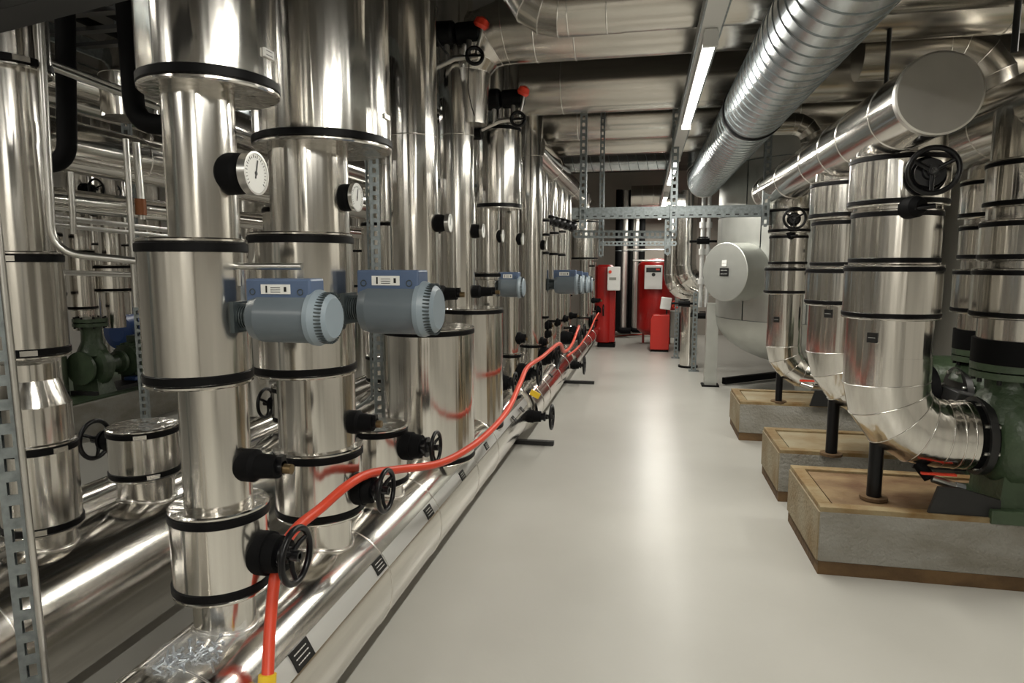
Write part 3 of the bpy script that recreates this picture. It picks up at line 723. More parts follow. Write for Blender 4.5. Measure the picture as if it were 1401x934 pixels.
# ================================================================ far left: plinth with green pumps, third row
t = thing('pump_plinth', 'long concrete plinth under green pumps in the far left', 'plinth', (-5.9, 6.6, 0))
obj('concrete_block', MB().box((0, 0, .16), (1.7, 5.2, .32)), 'concrete', t, bevel=.01)
obj('top_slab', MB().box((0, 0, .325), (1.6, 5.1, .02)), 'green_paint', t)
def pump(label, P, s=1., rz=0, motor_mat='green_paint', motor=True, ml=.5):
    t = thing('water_pump', label, 'pump', P, (0, 0, rz))
    obj('volute', MB().lathe((-.09*s, 0, .28*s), (1, 0, 0), [(0, .12*s), (.02*s, .19*s), (.05*s, .22*s), (.13*s, .22*s), (.16*s, .19*s), (.18*s, .1*s)], 40), 'green_paint', t)
    obj('discharge_neck', MB().lathe((0, 0, .40*s), (0, 0, 1), [(0, .15*s), (.06*s, .13*s), (.14*s, .095*s), (.24*s, .09*s), (.30*s, .105*s)], 32, sharp=False), 'green_paint', t)
    o = obj('flange', MB().lathe((0, 0, .70*s), (0, 0, 1), [(0, .16*s), (.035*s, .16*s), (.035*s, .12*s), (.045*s, .12*s), (.045*s, .16*s), (.08*s, .16*s)], 36), 'green_paint', t)
    for k in range(8):
        a_ = 2*PI*k/8+.2; obj('bolt', MB().cyl((math.cos(a_)*.14*s, math.sin(a_)*.14*s, .68*s), (math.cos(a_)*.14*s, math.sin(a_)*.14*s, .80*s), .012*s, n=6), 'black_iron', o)
    o = obj('suction_flange', MB().lathe((-.17*s, 0, .28*s), (1, 0, 0), [(0, .17*s), (.03*s, .17*s), (.03*s, .11*s), (.1*s, .13*s)], 36), 'green_paint', t)
    obj('pump_foot', MB().prism([(-.12*s, -.16*s, 0), (.12*s, -.16*s, 0), (.09*s, -.12*s, .16*s), (-.09*s, -.12*s, .16*s)], (0, .3*s, 0)), 'green_paint', t)
    if motor:
        obj('bearing_frame', MB().lathe((.08*s, 0, .28*s), (1, 0, 0), [(0, .16*s), (.04*s, .16*s), (.08*s, .08*s), (.22*s, .08*s), (.24*s, .12*s), (.28*s, .12*s)], 32), 'green_paint', t)
        m_ = MB().lathe((.40*s, 0, .28*s), (1, 0, 0), [(0, .1*s), (.02*s, .17*s), (ml*s, .17*s), ((ml+.08)*s, .15*s), ((ml+.09)*s, .08*s)], 36)
        for k in range(20):
            a_ = 2*PI*k/20; m_.box((.40*s+ml*s/2, math.cos(a_)*.18*s, .28*s+math.sin(a_)*.18*s), (ml*.85*s, .006*s, .035*s), Matrix.Rotation(a_-PI/2, 3, 'X'))
        mm = obj('motor', m_, motor_mat, t)
        obj('terminal_box', MB().box((.62*s, 0, .50*s), (.16*s, .14*s, .09*s)), motor_mat, mm, bevel=.006)
        obj('base_frame', MB().box((.42*s, 0, .02*s), (1.15*s, .3*s, .04*s)).box((.62*s, 0, .07*s), (.24*s, .26*s, .08*s)), 'dark_steel', t)
    return t
pump('green pump on the far left plinth, nearer one with blue motor', (-5.35, 5.5, .335), .95, rz=-PI/2*.0+PI*.5, motor_mat='green_paint')
pump('green pump on the far left plinth, seen beyond the nearer one', (-5.75, 7.4, .335), .95, rz=PI*.5, motor_mat='blue_paint')
tag(obj('blue_motor', MB().lathe((-5.75, 6.25, .85), (0, 1, 0), [(0, .1), (.03, .19), (.5, .19), (.55, .12)], 28).box((-5.75, 6.5, .65), (.2, .3, .24)), 'blue_paint'), 'dark blue motor above the green pump in the far left', 'motor')
tag(obj('cloth_rag', MB().box(atY(182, 517, 5.9), (.14, .1, .04)), 'blue_paint', bevel=.012), 'small blue rag on the edge of the far left plinth', 'rag')
for k, (px, Y, r, dr, lb) in enumerate(((112, 5.6, .11, [(1.15, 1.75, .13)], 'back riser at far left with a drum at railing height'),
                                       (155, 5.9, .10, [(1.32, 1.6, .19), (2.0, 2.3, .14)], 'back riser at far left with a short wide drum'),
                                       (60, 5.2, .14, [(1.3, 1.9, .18)], 'back riser at the very left, mostly hidden by the wide riser'),
                                       (210, 6.5, .12, [(1.0, 1.5, .16)], 'back riser just left of the nearest riser'),
                                       (345, 6.2, .13, [(1.1, 1.7, .18), (2.0, 2.4, .2)], 'back riser glimpsed between the nearest two risers'),
                                       (135, 7.8, .09, [(1.4, 1.9, .13)], 'thin far back riser at left'),
                                       (180, 8.4, .09, [(1.5, 1.9, .13)], 'thinner far back riser left of the slotted post'),
                                       (496, 8.2, .12, [(1.3, 1.8, .18)], 'far back riser seen right of the second riser'))):
    q = atY(px, 400, Y)
    far_riser('C%d' % k, lb, q.x, q.y, r, (.95 if k in (0, 1) else .02, 3.2), dr, (2.5,))
valve('C0', 132, 258, .09, .05, 'dark handwheel valve under the long overhead pipes at left')
valve('C0', 128, 284, .08, .05, 'lower dark handwheel valve at left behind the conduits')
valve('C5', 158, 262, .09, .05, 'farther dark handwheel valve under the overhead pipes')
# dark slatted cable tray at upper left
t = thing('cable_tray', 'dark slatted cable tray under the ceiling at upper left', 'tray', (-2.3, 2.6, 2.78))
for k in range(26): obj('slat', MB().box((0, -1.6+.2*k, 0), (1.5, .05, .02)), 'dark_steel', t)
for s in (-1, 1): obj('side_rail', MB().box((.76*s, .9, .02), (.02, 5.4, .09)), 'galv', t)
for k in range(6): obj('cable', MB().tube([(-.5+.2*k, -1.7, .03), (-.48+.2*k, 1, .035), (-.5+.2*k, 3.6, .03)], .022, 8), 'black_foam', t)

# ================================================================ overhead cross pipes (running left-right)
def cross(label, Y, z, r, x0, x1, material='clad_x', beads=(), name='overhead_pipe'):
    return line_pipe(name, label, (x0, Y, z), (x1, Y, z), r, material, beads=beads)
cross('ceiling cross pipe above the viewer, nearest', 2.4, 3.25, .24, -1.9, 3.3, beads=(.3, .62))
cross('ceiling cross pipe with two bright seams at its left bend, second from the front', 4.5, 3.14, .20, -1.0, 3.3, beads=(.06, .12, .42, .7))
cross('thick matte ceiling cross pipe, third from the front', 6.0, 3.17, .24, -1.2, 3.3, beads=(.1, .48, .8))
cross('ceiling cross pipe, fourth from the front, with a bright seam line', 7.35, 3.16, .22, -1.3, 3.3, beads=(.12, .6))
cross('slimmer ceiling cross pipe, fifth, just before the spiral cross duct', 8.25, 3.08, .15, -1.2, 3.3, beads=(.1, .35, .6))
def spiral_duct(label, p0, p1, r, pitch, ring=None):
    p0 = Vector(p0); p1 = Vector(p1); d = p1-p0; L_ = d.length; ax = d.normalized()
    t = thing('spiral_duct', label, 'duct', p0)
    obj('duct_tube', MB().cyl((0, 0, 0), d, r, n=72), 'spiral', t)
    x = Vector((0, 0, 1)); x = (x-ax*x.dot(ax)).normalized(); y = ax.cross(x); turns = L_/pitch; n = int(turns*36)
    pts = [ax*(L_*i/n) + (x*math.cos(2*PI*turns*i/n)+y*math.sin(2*PI*turns*i/n))*(r+.001) for i in range(n+1)]
    obj('spiral_seam', MB().tube(pts, .0035, 5), 'galv', t)
    if ring:
        for q in ring: obj('joint_ring', MB().lathe(ax*(q-.02), ax, [(0, r), (.002, r+.009), (.038, r+.009), (.04, r)], 72), 'black_rubber', t)
    return t
spiral_duct('big shiny spiral duct running along the aisle ceiling', (.69, -1.5, 2.64), (.69, 8.7, 2.64), .2, .12, (6.3,))
spiral_duct('thin spiral cross duct under the ceiling behind the cross pipes', (-1.25, 9.0, 2.93), (.35, 9.0, 2.93), .10, .12)
t = thing('spiral_duct', 'gored elbow turning the big spiral duct upward at its far end', 'duct', (.69, 8.7, 2.64))
elbow(t, [(.69, 8.7, 2.64)]+arc((.69, 8.75, 2.90), (0, 0, -1), (0, 1, 0), .26, 0, PI/2, 4)+[(.69, 9.01, 3.5)], .198, 'spiral')
# gored elbow at top middle
t = thing('overhead_pipe', 'gored elbow rising at upper middle from the second cross pipe', 'pipe', (-.7, 4.3, 3.2))
ya = 3.62; qa = atY(722, 40, ya).x
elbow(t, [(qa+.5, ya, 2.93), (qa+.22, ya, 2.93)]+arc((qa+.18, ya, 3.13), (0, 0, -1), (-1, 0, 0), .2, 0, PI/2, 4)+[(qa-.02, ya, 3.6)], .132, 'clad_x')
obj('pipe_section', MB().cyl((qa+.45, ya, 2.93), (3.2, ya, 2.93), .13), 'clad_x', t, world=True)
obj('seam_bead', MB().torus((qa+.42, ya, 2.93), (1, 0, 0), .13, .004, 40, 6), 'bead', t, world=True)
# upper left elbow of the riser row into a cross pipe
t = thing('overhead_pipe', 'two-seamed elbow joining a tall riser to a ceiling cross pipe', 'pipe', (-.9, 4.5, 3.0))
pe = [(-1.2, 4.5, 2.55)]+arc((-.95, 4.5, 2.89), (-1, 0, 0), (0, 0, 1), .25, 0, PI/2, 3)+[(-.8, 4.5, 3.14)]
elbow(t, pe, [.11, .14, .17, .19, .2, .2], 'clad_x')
# ducts along the row top at left
line_pipe('overhead_pipe', 'shiny pipe running above the far riser tops along the aisle', (-1.12, 6.4, 2.72), (-1.12, 13, 2.72), .15, 'clad_y', beads=(.2, .5, .8))
for k, (x0, lb) in enumerate(((-1.9, 'wide grey vertical duct at upper middle behind the riser tops'), (-1.45, 'second grey vertical duct at upper middle'))):
    t = thing('air_duct', lb, 'duct', (x0, 5.6+k*.4, 2.5)); obj('duct_panel', MB().box((0, 0, .5), (.34, .34, 1.4)), 'clad_plate', t, bevel=.01)
    obj('flange_strip', MB().box((0, 0, -.2), (.38, .38, .03)), 'galv', t)
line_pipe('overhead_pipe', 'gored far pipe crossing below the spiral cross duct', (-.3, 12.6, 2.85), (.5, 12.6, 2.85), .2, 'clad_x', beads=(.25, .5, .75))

# ================================================================ cross beams (galvanised strut frame)
def beam(label, p0, p1, w_, d_=.05, **k):
    t = thing('strut_beam', label, 'beam', p0); slotted(t, p0, p1, w_, d_, (0, -1, 0), 'channel', **k); return t
YBm = 6.3; b0 = atY(782, 292, YBm); b1 = atY(1053, 294, YBm)
t = thing('strut_beam', 'galvanised cross beam spanning the aisle, front one at head height', 'beam', b0)
mb = MB().box(((b0.x+b1.x)/2, YBm, b0.z), (b1.x-b0.x, .006, .10)).box(((b0.x+b1.x)/2, YBm+.03, b0.z+.05), (b1.x-b0.x, .06, .006)).box(((b0.x+b1.x)/2, YBm+.03, b0.z-.05), (b1.x-b0.x, .06, .006))
obj('beam_web', mb, 'galv', t, world=True)
hb_ = MB()
for k in range(22): hb_.box((b0.x+.06+k*(b1.x-b0.x-.1)/21, YBm-.004, b0.z-.03), (.035, .004, .010))
obj('punched_slot', hb_, 'black_label', t, world=True)['kind'] = 'stuff'
b0 = atY(785, 320, 6.9); b1 = atY(925, 321, 6.9)
beam('shorter galvanised cross beam just below the front one', b0, b1, .075)
b0 = atY(822, 333, 8.6); b1 = atY(925, 333, 8.6)
beam('small galvanised cross beam farther back beneath the shorter one', b0, b1, .055)
b0 = atY(858, 341, 12.5); b1 = atY(912, 342, 12.5); tubing('thin white pipe across the aisle above the red boiler', [b0, (b0+b1)/2, b1], .02, .05)
b0 = atY(866, 356, 12.6); b1 = atY(912, 357, 12.6); tubing('lower thin white pipe across the aisle above the red boiler', [b0, (b0+b1)/2, b1], .02, .05)
for px, Y, yb, w_, lb, zt_ in ((797, 6.25, 312, .06, 'slotted hanger post dropping to the left end of the front cross beam', ZC), (921, 6.25, 316, .06, 'slotted hanger post dropping to the middle of the front cross beam', ZC),
                     (1047, 6.2, 308, .055, 'slotted hanger post dropping to the right end of the front cross beam', ZC), (913, 6.36, 347, .055, 'short slotted post hanging below the front cross beam', 2.14), (822, 7.0, 350, .045, 'narrow slotted hanger post left of the aisle', ZC)):
    q = atY(px, yb, Y); post(lb, (q.x, q.y, q.z), (q.x, q.y, zt_), w_, .045, foot=False, name='hanger_post', pitch=.06)
for px, Y, yt, lb in ((925, 11.6, 395, 'short slotted floor post right of the red box'), (950, 10.2, 400, 'short slotted floor post left of the tank leg')):
    q = atY(px, 470, Y); z1 = atY(px, yt, Y).z; post(lb, (q.x, q.y, 0), (q.x, q.y, z1), .07, .05, pitch=.07)

# ================================================================ far end: red vessels, boxes, pipes
def vessel(label, x, y, r, z0, z1):
    t = thing('expansion_vessel', label, 'vessel', (x, y, 0))
    h = r*.45
    obj('tank_shell', MB().lathe((0, 0, z0), (0, 0, 1), [(0, r*.3), (h*.25, r*.75), (h*.7, r*.97), (h, r), (z1-z0-h, r), (z1-z0-h*.6, r*.96), (z1-z0-h*.2, r*.7), (z1-z0, r*.25)], 48, sharp=False), 'red_paint', t)
    for k in range(3):
        a_ = 2*PI*k/3+.4; obj('leg', MB().box((math.cos(a_)*r*.8, math.sin(a_)*r*.8, z0/2+.05), (.05, .05, z0+.1)), 'red_paint', t)
    obj('weld_seam', MB().torus((0, 0, (z0+z1)/2), (0, 0, 1), r, .004, 40, 5), 'red_paint', t)
    return t
q = atY(898, 400, 13.6); RV = vessel('large round red expansion vessel with a white control panel at aisle end', q.x, 13.6, .38, .18, 1.72)
pc = atY(894, 379, 13.14)
cpn = obj('control_panel', MB().box(pc, (.34, .12, .46)), 'white_plastic', RV, world=True, bevel=.01)
cpn['label'] = 'white control panel on the red vessel'
obj('display', MB().box(pc+Vector((0, -.063, .14)), (.28, .01, .09)), 'black_label', cpn, world=True)
obj('lower_cover', MB().box(pc+Vector((0, -.065, -.08)), (.29, .02, .22)), 'white_plastic', cpn, world=True)
obj('red_key', MB().box(pc+Vector((.08, -.07, .15)), (.07, .01, .03)), 'red_tip', cpn, world=True)
obj('round_emblem', MB().cyl(pc+Vector((0, -.08, .05)), pc+Vector((0, -.06, .05)), .035, n=16), 'black_label', cpn, world=True)
q = atY(902, 470, 12.5)
t = thing('pump_cabinet', 'bright red floor cabinet in front of the large red vessel', 'cabinet', (q.x, 12.5, 0))
obj('housing', MB().prism([(-.17, -.15, .04), (.17, -.15, .04), (.17, -.15, .68), (-.13, -.15, .68), (-.17, -.15, .60)], (0, .35, 0)), 'red_box', t, bevel=.01)
obj('base', MB().box((0, .02, .02), (.32, .3, .04)), 'black_rubber', t)
obj('side_box', MB().box((.25, .1, .50), (.13, .2, .50)), 'grey_plastic', t, bevel=.01)
obj('rear_frame', MB().box((.40, .2, .36), (.22, .3, .70)), 'dark_steel', t, bevel=.01)
t = thing('control_box', 'small tilted white box on top of the red floor cabinet', 'control box', atY(911, 415, 12.4))
obj('housing', MB().box((0, 0, 0), (.19, .12, .22), Matrix.Rotation(.12, 3, 'Y')), 'white_plastic', t, bevel=.012)
obj('stalk', MB().cyl((.02, .05, -.20), (.02, .05, .0), .015, n=10), 'dark_steel', t)
t = thing('pipe_manifold', 'small red and black valve manifold beside the white box', 'valve', atY(923, 415, 12.3))
for k in range(4): obj('valve_knob', MB().torus((.04*(k % 2), 0, -.05+.06*(k//2)), (0, 1, 0), .03, .012, 16, 6), 'red_tip' if k < 3 else 'black_iron', t)
q = atY(827, 420, 13.0); 
t = thing('boiler_tower', 'tall narrow red unit at the far end of the left pipe row', 'cabinet', (q.x, 13.0, 0))
obj('housing', MB().lathe((0, 0, .08), (0, 0, 1), [(0, .13), (.02, .17), (1.48, .17), (1.52, .13)], 28), 'red_paint', t)
obj('side_panel', MB().box((.12, 0, .78), (.18, .26, 1.36)), 'red_paint', t, bevel=.01)
obj('base', MB().box((.05, 0, .04), (.34, .3, .08)), 'black_rubber', t)
t = thing('control_box', 'white wall-type control box mounted on the narrow red unit', 'control box', atY(840, 381, 12.75))
obj('housing', MB().box((0, 0, 0), (.24, .16, .45)), 'white_plastic', t, bevel=.014)
obj('knob', MB().cyl((-.07, -.1, .13), (-.07, -.08, .13), .03, n=16), 'red_tip', t)
obj('front_sticker', MB().box((-.02, -.083, 0), (.13, .006, .05)), 'grey_plastic', t)
tag(obj('floor_cable', MB().tube(smooth([atZ(x, y, .012) for x, y in ((826, 471), (840, 461), (858, 458), (890, 457))]), [.012]*19, 8), 'hose'), 'dark red cable lying on the floor between the red units', 'cable')
for k, (px, Y, r, m_, lb) in enumerate(((845, 14.6, .07, 'black_foam', 'black vertical pipe at the far wall, leftmost'), (853, 14.8, .13, 'clad_plate', 'pale thick vertical pipe at the far wall'),
                                      (862, 14.7, .05, 'black_foam', 'black thin vertical pipe at the far wall'), (868, 15.0, .10, 'clad_plate', 'pale vertical pipe left of the large red vessel'),
                                      (876, 15.0, .08, 'black_foam', 'black vertical pipe above the large red vessel'))):
    q = atY(px, 400, Y)
    t = thing('wall_pipe', lb, 'pipe', (q.x, q.y, 0)); obj('pipe_run', MB().cyl((0, 0, .15), (0, 0, 3.2), r, n=24), m_, t)
    obj('pipe_foot', MB().tube(bend([(0, 0, .4), (0, 0, .16), (-.3 if k % 2 else .3, 0, .16)], .14), r*.98, 20), m_, t)
    obj('pipe_clip', MB().torus((0, 0, 1.9), (0, 0, 1), r+.006, .008, 20, 6), 'galv', t)
# two silver pipes with elbows left of the tank
for k, (px, Y, r, yel, lb) in enumerate(((919, 11.2, .12, 402, 'slim silver pipe with elbow in front, right of the aisle end'), (938, 10.9, .165, 390, 'thicker silver pipe with elbow just left of the tank'))):
    q = atY(px, 350, Y); zb = atY(px, yel, Y).z; R = .32
    t = thing('drop_pipe', lb, 'pipe', (q.x, Y, zb))
    elbow(t, [(q.x, Y, 2.75), (q.x, Y, zb+R)]+arc((q.x+R, Y, zb+R), (-1, 0, 0), (0, 0, -1), R, PI/8, PI/2, 4)+[(q.x+R+.25, Y, zb)], r)
    obj('pipe_flange', MB().cyl((q.x+R+.20, Y, zb), (q.x+R+.24, Y, zb), r+.03), 'tube_steel', t, world=True)
t = thing('floor_pipe', 'dull silver pipe standing on the floor under the far elbows', 'pipe', (atY(943, 440, 10.6).x, 10.6, 0))
obj('pipe_section', MB().cyl((0, 0, .02), (0, 0, .95), .13), 'clad_z', t); obj('foot_ring', MB().cyl((0, 0, 0), (0, 0, .03), .15), 'black_rubber', t)
for k, (px, py, Y, lb) in enumerate(((962, 330, 10.4, 'upper small black valve on the instruments left of the tank'), (963, 432, 10.3, 'lower small black valve left of the tank'), (936, 415, 10.8, 'small black valve under the far elbows'))):
    t = thing('small_valve', lb, 'valve', atY(px, py, Y)); obj('valve_body', MB().cyl((-.09, 0, 0), (.09, 0, 0), .045, n=16).cyl((-.2, 0, 0), (.2, 0, 0), .018, n=12), 'black_rubber', t); obj('handle', MB().box((0, 0, .06), (.14, .02, .02)), 'black_iron', t)
for k, px in enumerate((958, 966)):
    t = thing('instrument_pipe', ['thin white instrument pipe left of the tank', 'second thin white instrument pipe touching the tank'][k], 'pipe', atY(px, 420, 10.5))
    obj('pipe_run', MB().cyl((0, 0, 0), (0, 0, 1.8), .03, n=16), 'white_plastic', t)
    for z_ in (.35, .8, 1.2): obj('coupling', MB().cyl((0, 0, z_), (0, 0, z_+.09), .05, n=16), 'white_plastic', t)

# ================================================================ storage tank
TX, TY, TR = 2.12, 8.9, 1.22
t = thing('storage_tank', 'huge grey metal clad storage tank at the right of the aisle', 'tank', (TX, TY, 0))
def tang(px, py):   # tangent check helper not needed at run time
    return None
prof = []
for k in range(9):
    a_ = k/8*PI/2; prof.append((.32+.62*(1-math.cos(a_)), TR*math.sin(a_)))
obj('domed_bottom', MB().lathe((0, 0, 0), (0, 0, 1), [(z, r) for z, r in prof], 72, sharp=False, caps=(0, 0)), 'tank_clad', t)
# cladding courses, each of separate sheets
for c_ in range(4):
    z0 = .94+c_*.62; z1 = min(3.6, z0+.62); nn = 10
    for k in range(nn):
        a0 = 2*PI*k/nn+.18*(c_ % 2); a1 = a0+2*PI/nn
        if math.sin((a0+a1)/2) > .5: continue           # far side, against nothing in view
        mb = MB(); rr = TR+.002*(k % 2)+.003*(c_ % 2)
        seg = [a0+.006+(a1-a0-.012)*j/8 for j in range(9)]
        ri = []
        for zz, ro in ((z0+.007, rr-.014), (z0+.007, rr), (z1-.007, rr), (z1-.007, rr-.014)): ri.append([Vector((math.cos(a_)*ro, math.sin(a_)*ro, zz)) for a_ in seg])
        b_ = 0
        for q1, q2 in zip(ri, ri[1:]):
            i0 = len(mb.v); mb.v += q1+q2
            for j in range(8): mb.f.append((i0+j, i0+j+1, i0+9+j+1, i0+9+j)); mb.sm.append(True)
        obj('cladding_sheet', mb, 'tank_clad', t)
obj('inner_shell', MB().cyl((0, 0, .9), (0, 0, 3.45), TR-.012, n=72), 'galv', t)
# manhole facing the viewer side
mq = atY(991, 372, 7.95) - Vector((TX, TY, 0)); md = Vector((-.763, -.647, 0)).normalized()
mh = obj('manhole_cover', MB().lathe(mq, -md, [(0, .330), (.006, .338), (.5, .338)], 64), 'tank_clad', t)
plate(t, Vector((TX, TY, 0))+mq+md*.002, md, (0, 0, 1), .13, .09, 2)
plate(t, Vector((TX, TY, 0))+mq+md*.002+Vector((0, 0, .1)), md, (0, 0, 1), .07, .07, 1, mat_='white_print', tmat='black_label', name='sticker')
for px, lbl in ((972, 0), (1100, 1)):
    q = atY(px, 500, 9.0 if lbl == 0 else 8.0); x = q.x-TX; y = q.y-TY
    obj('leg', MB().box((x, y, .55), (.15, .15, 1.10)), 'tank_clad', t)
    obj('leg_plate', MB().box((x, y, .01), (.22, .22, .02)), 'black_rubber', t)
obj('drain_stub', MB().cyl((0, 0, .1), (0, 0, .35), .02, n=10), 'black_iron', t)
p0 = atZ(990, 521, .06); p1 = atZ(1085, 510, .06)
tag(obj('floor_rail', MB().bar(p0, p1, .07, .09), 'black_rubber', bevel=.01), 'black square bar lying on the floor in front of the tank', 'bar')

# ================================================================ right side: plinths, pump lines
def plinth(label, x0, y0, y1, x1=3.3, h=.36, top='sand_top'):
    t = thing('pump_plinth', label, 'plinth', ((x0+x1)/2, (y0+y1)/2, 0))
    W, D = x1-x0, y1-y0
    obj('brown_footing', MB().box((0, 0, .035), (W-.004, D-.004, .07)), 'brown_base', t)
    obj('concrete_block', MB().box((0, 0, .07+(h-.09)/2), (W, D, h-.09)), 'concrete', t, bevel=.006)
    obj('end_face', MB().box((-W/2-.003, 0, .07+(h-.09)/2), (.008, D-.01, h-.10)), 'concrete_end', t)
    rim = .07
    for s in (-1, 1): obj('rim', MB().box((0, s*(D/2-rim/2), h-.012), (W, rim-.002, .03)), 'rust_rim', t, bevel=.004)
    obj('rim', MB().box((-W/2+rim/2, 0, h-.012), (rim-.002, D-2*rim, .03)), 'rust_rim', t, bevel=.004)
    obj('top_slab', MB().box((rim/2, 0, h-.024), (W-rim-.026, D-2*rim-.022, .03)), top, t)
    return t
c1 = atZ(1118, 785, 0); c1b = atZ(1077, 712, 0); c2 = atZ(1067, 686, 0); c2b = atZ(1039, 646, 0); c3 = atZ(1012, 602, 0); c3b = atZ(997, 579, 0)
plinth('rust-stained concrete plinth nearest the viewer at right', (c1.x+c1b.x)/2, c1.y, c1b.y, top='rust_top')
plinth('middle concrete plinth with pale sandy top at right', (c2.x+c2b.x)/2, c2.y, c2b.y)
plinth('farthest concrete plinth at right, in front of the tank', (c3.x+c3b.x)/2, c3.y, c3b.y)
RXs = {}
def rline(idx, X, Y, r, segs, zelb, label, Rb=.27, end=.13, PZ=.36, re=None):
    re = re or r*.86; supp = True
    """vertical pump inlet line: jackets over a pipe that turns to +X into a pump"""
    t = thing('pump_inlet_line', label, 'pipe', (X, Y, 0))
    obj('pipe_section', MB().cyl((0, 0, zelb+Rb), (0, 0, 2.35), r, n=64), 'clad_z', t)
    for z0, z1, rr in segs: drum(t, 0, 0, z0, z1, rr, h=.022)
    pts = [(X, Y, zelb+Rb+.14), (X, Y, zelb+Rb)] + arc((X+Rb, Y, zelb+Rb), (-1, 0, 0), (0, 0, -1), Rb, PI/8, PI/2-PI/8, 2) + [(X+Rb, Y, zelb), (X+Rb+end*.45, Y, zelb), (X+Rb+end*.8, Y, zelb), (X+Rb+end, Y, zelb)]
    nn = len(pts); elbow(t, pts, [r+.003+(re-r)*min(1, max(0, k-1)/4) for k in range(nn)])
    obj('rubber_sleeve', MB().cyl((X+Rb+end, Y, zelb), (X+Rb+end+.14, Y, zelb), re*1.03), 'black_foam', t, world=True)
    plate(t, (X-.62*r*1.0, Y-.78*r*1.01, zelb+Rb+.24), (-.62, -.78, 0), (0, 0, 1), .05, .05, 1)
    if supp:
        s_ = thing('pipe_support', label.replace('inlet line', 'support').split(',')[0] + ', black stub stand on its plinth', 'support', (X-.02, Y, PZ))
        s_['label'] = {1: 'black round support stand on the nearest plinth', 2: 'black round support stand on the middle plinth', 3: 'black round support stand on the farthest plinth'}[idx]
        top = zelb+Rb*.29-r*.7
        obj('stand_tube', MB().cyl((0, 0, 0), (.0, 0, max(.1, top-PZ+.06)), .036 if idx != 3 else .03, n=20), 'black_iron', s_)
        obj('foot_flange', MB().cyl((0, 0, -.004), (0, 0, .012), .068, n=24), 'brown_base', s_)
    return t
def zp(px, py, Y, r): return atY(px, py, Y-r*.98).z
foot = atZ(1190, 662, .36); Y1 = (c1.y+c1b.y)/2-.02
X1 = atY(1214, 480, 3.72).x; Y1 = 3.72
rR = .2
rline(1, X1, Y1, rR, [(zp(1240, 279, Y1, .26), zp(1240, 204, Y1, .26), .226), (zp(1225, 440, Y1, .26), zp(1225, 362, Y1, .26), .224), (zp(1228, 362, Y1, .24), zp(1230, 284, Y1, .24), .205)],
      atY(1310, 594, Y1).z, 'nearest thick pipe line at right, with handwheel and elbow into the pump')
Y2 = 4.55; X2 = X1
rline(2, X2, Y2, .2, [(zp(1150, 297, Y2, .25), zp(1150, 243, Y2, .25), .226), (zp(1150, 420, Y2, .25), zp(1150, 366, Y2, .25), .226), (zp(1150, 366, Y2, .23), zp(1150, 298, Y2, .23), .205)],
      atY(1213, 530, Y2).z-.03, 'second thick pipe line at right, half hidden behind the nearest')
Y3 = 6.25; X3 = atY(1073, 450, Y3).x
rline(3, X3, Y3, .145, [(zp(1082, 318, Y3, .17), zp(1082, 283, Y3, .17), .17), (zp(1075, 403, Y3, .18), zp(1075, 365, Y3, .18), .185), (zp(1075, 363, Y3, .16), zp(1075, 320, Y3, .16), .158)],
      atY(1100, 515, Y3).z+.02, 'third slimmer pipe line at right, standing before the tank', Rb=.26, end=.2)
# handwheels on the lines
valve(None, 0, 0, .098, .078, 'large black handwheel at upper right on the nearest pipe line', a=-PI/2-.20, at=(atY(1262, 243, 3.53), .27))
valve(None, 0, 0, .085, .05, 'smaller black handwheel on the third slimmer pipe line', a=-PI/2-.15, at=(atY(1086, 300, Y3-.15), .14))
for k, (px, py, Y, s, lb) in enumerate(((1247, 283, Y1-.24, 1.0, 'round black plug under the large upper right handwheel'), (1081, 322, Y3-.16, .7, 'round black plug under the smaller right handwheel'))):
    q = atY(px, py, Y); t = thing('drain_plug', lb, 'plug', q)
    obj('plug_body', MB().lathe((0, .04, 0), (.35, -1, 0), [(0, .055*s), (.06*s, .05*s), (.09*s, .03*s)], 20), 'black_foam', t); obj('plug_handle', MB().cyl((.0, -.04*s, -.01), (.08*s, -.06*s, .0), .012*s, n=8), 'black_iron', t)
q = atY(1290, 655, Y1-.1)
t = thing('ball_valve', 'small ball valve with red lever under the nearest elbow', 'valve', q)
obj('valve_body', MB().cyl((-.05, 0, .0), (.05, -.02, -.03), .02, n=16), 'tube_steel', t); obj('lever', MB().box((-.03, -.02, .03), (.16, .02, .01)), 'red_tip', t); obj('cap', MB().cyl((.05, -.02, -.03), (.09, -.025, -.035), .026, n=12), 'zinc', t); obj('stem', MB().tube([(-.06, .0, .0), (-.1, .05, .06)], .03, 12), 'black_foam', t)
q = atY(1103, 525, Y3-.1)
t = thing('ball_valve', 'tiny ball valve with red lever under the third line elbow', 'valve', q)
obj('valve_body', MB().cyl((-.05, 0, 0), (.05, 0, -.03), .02, n=16), 'tube_steel', t); obj('lever', MB().box((0, -.02, .03), (.12, .02, .01)), 'red_tip', t)

# discharge lines above the pumps
_c = azi(1337, 455)+math.asin(.2/4.3); PX = Y1*math.tan(_c)
def dline(X, Y, r, segs, z0, label):
    t = thing('pump_outlet_line', label, 'pipe', (X, Y, 0))
    obj('pipe_section', MB().cyl((0, 0, z0), (0, 0, 2.35), r, n=64), 'clad_z', t)
    for a, b_, rr in segs: drum(t, 0, 0, a, b_, rr, h=.022)
    obj('rubber_sleeve', MB().cyl((0, 0, z0-.11), (0, 0, z0+.01), r*1.09), 'black_foam', t)
    return t
def zz(px, py, Y, r): return atY(px, py, Y-r).z
dline(PX, Y1, .2, [(zz(1380, 280, Y1, .25), zz(1380, 209, Y1, .25), .215), (zz(1375, 357, Y1, .24), zz(1375, 297, Y1, .24), .222), (zz(1370, 440, Y1, .26), zz(1370, 367, Y1, .26), .238)], zz(1370, 472, Y1, .22), 'nearest pump outlet line at the right picture edge')
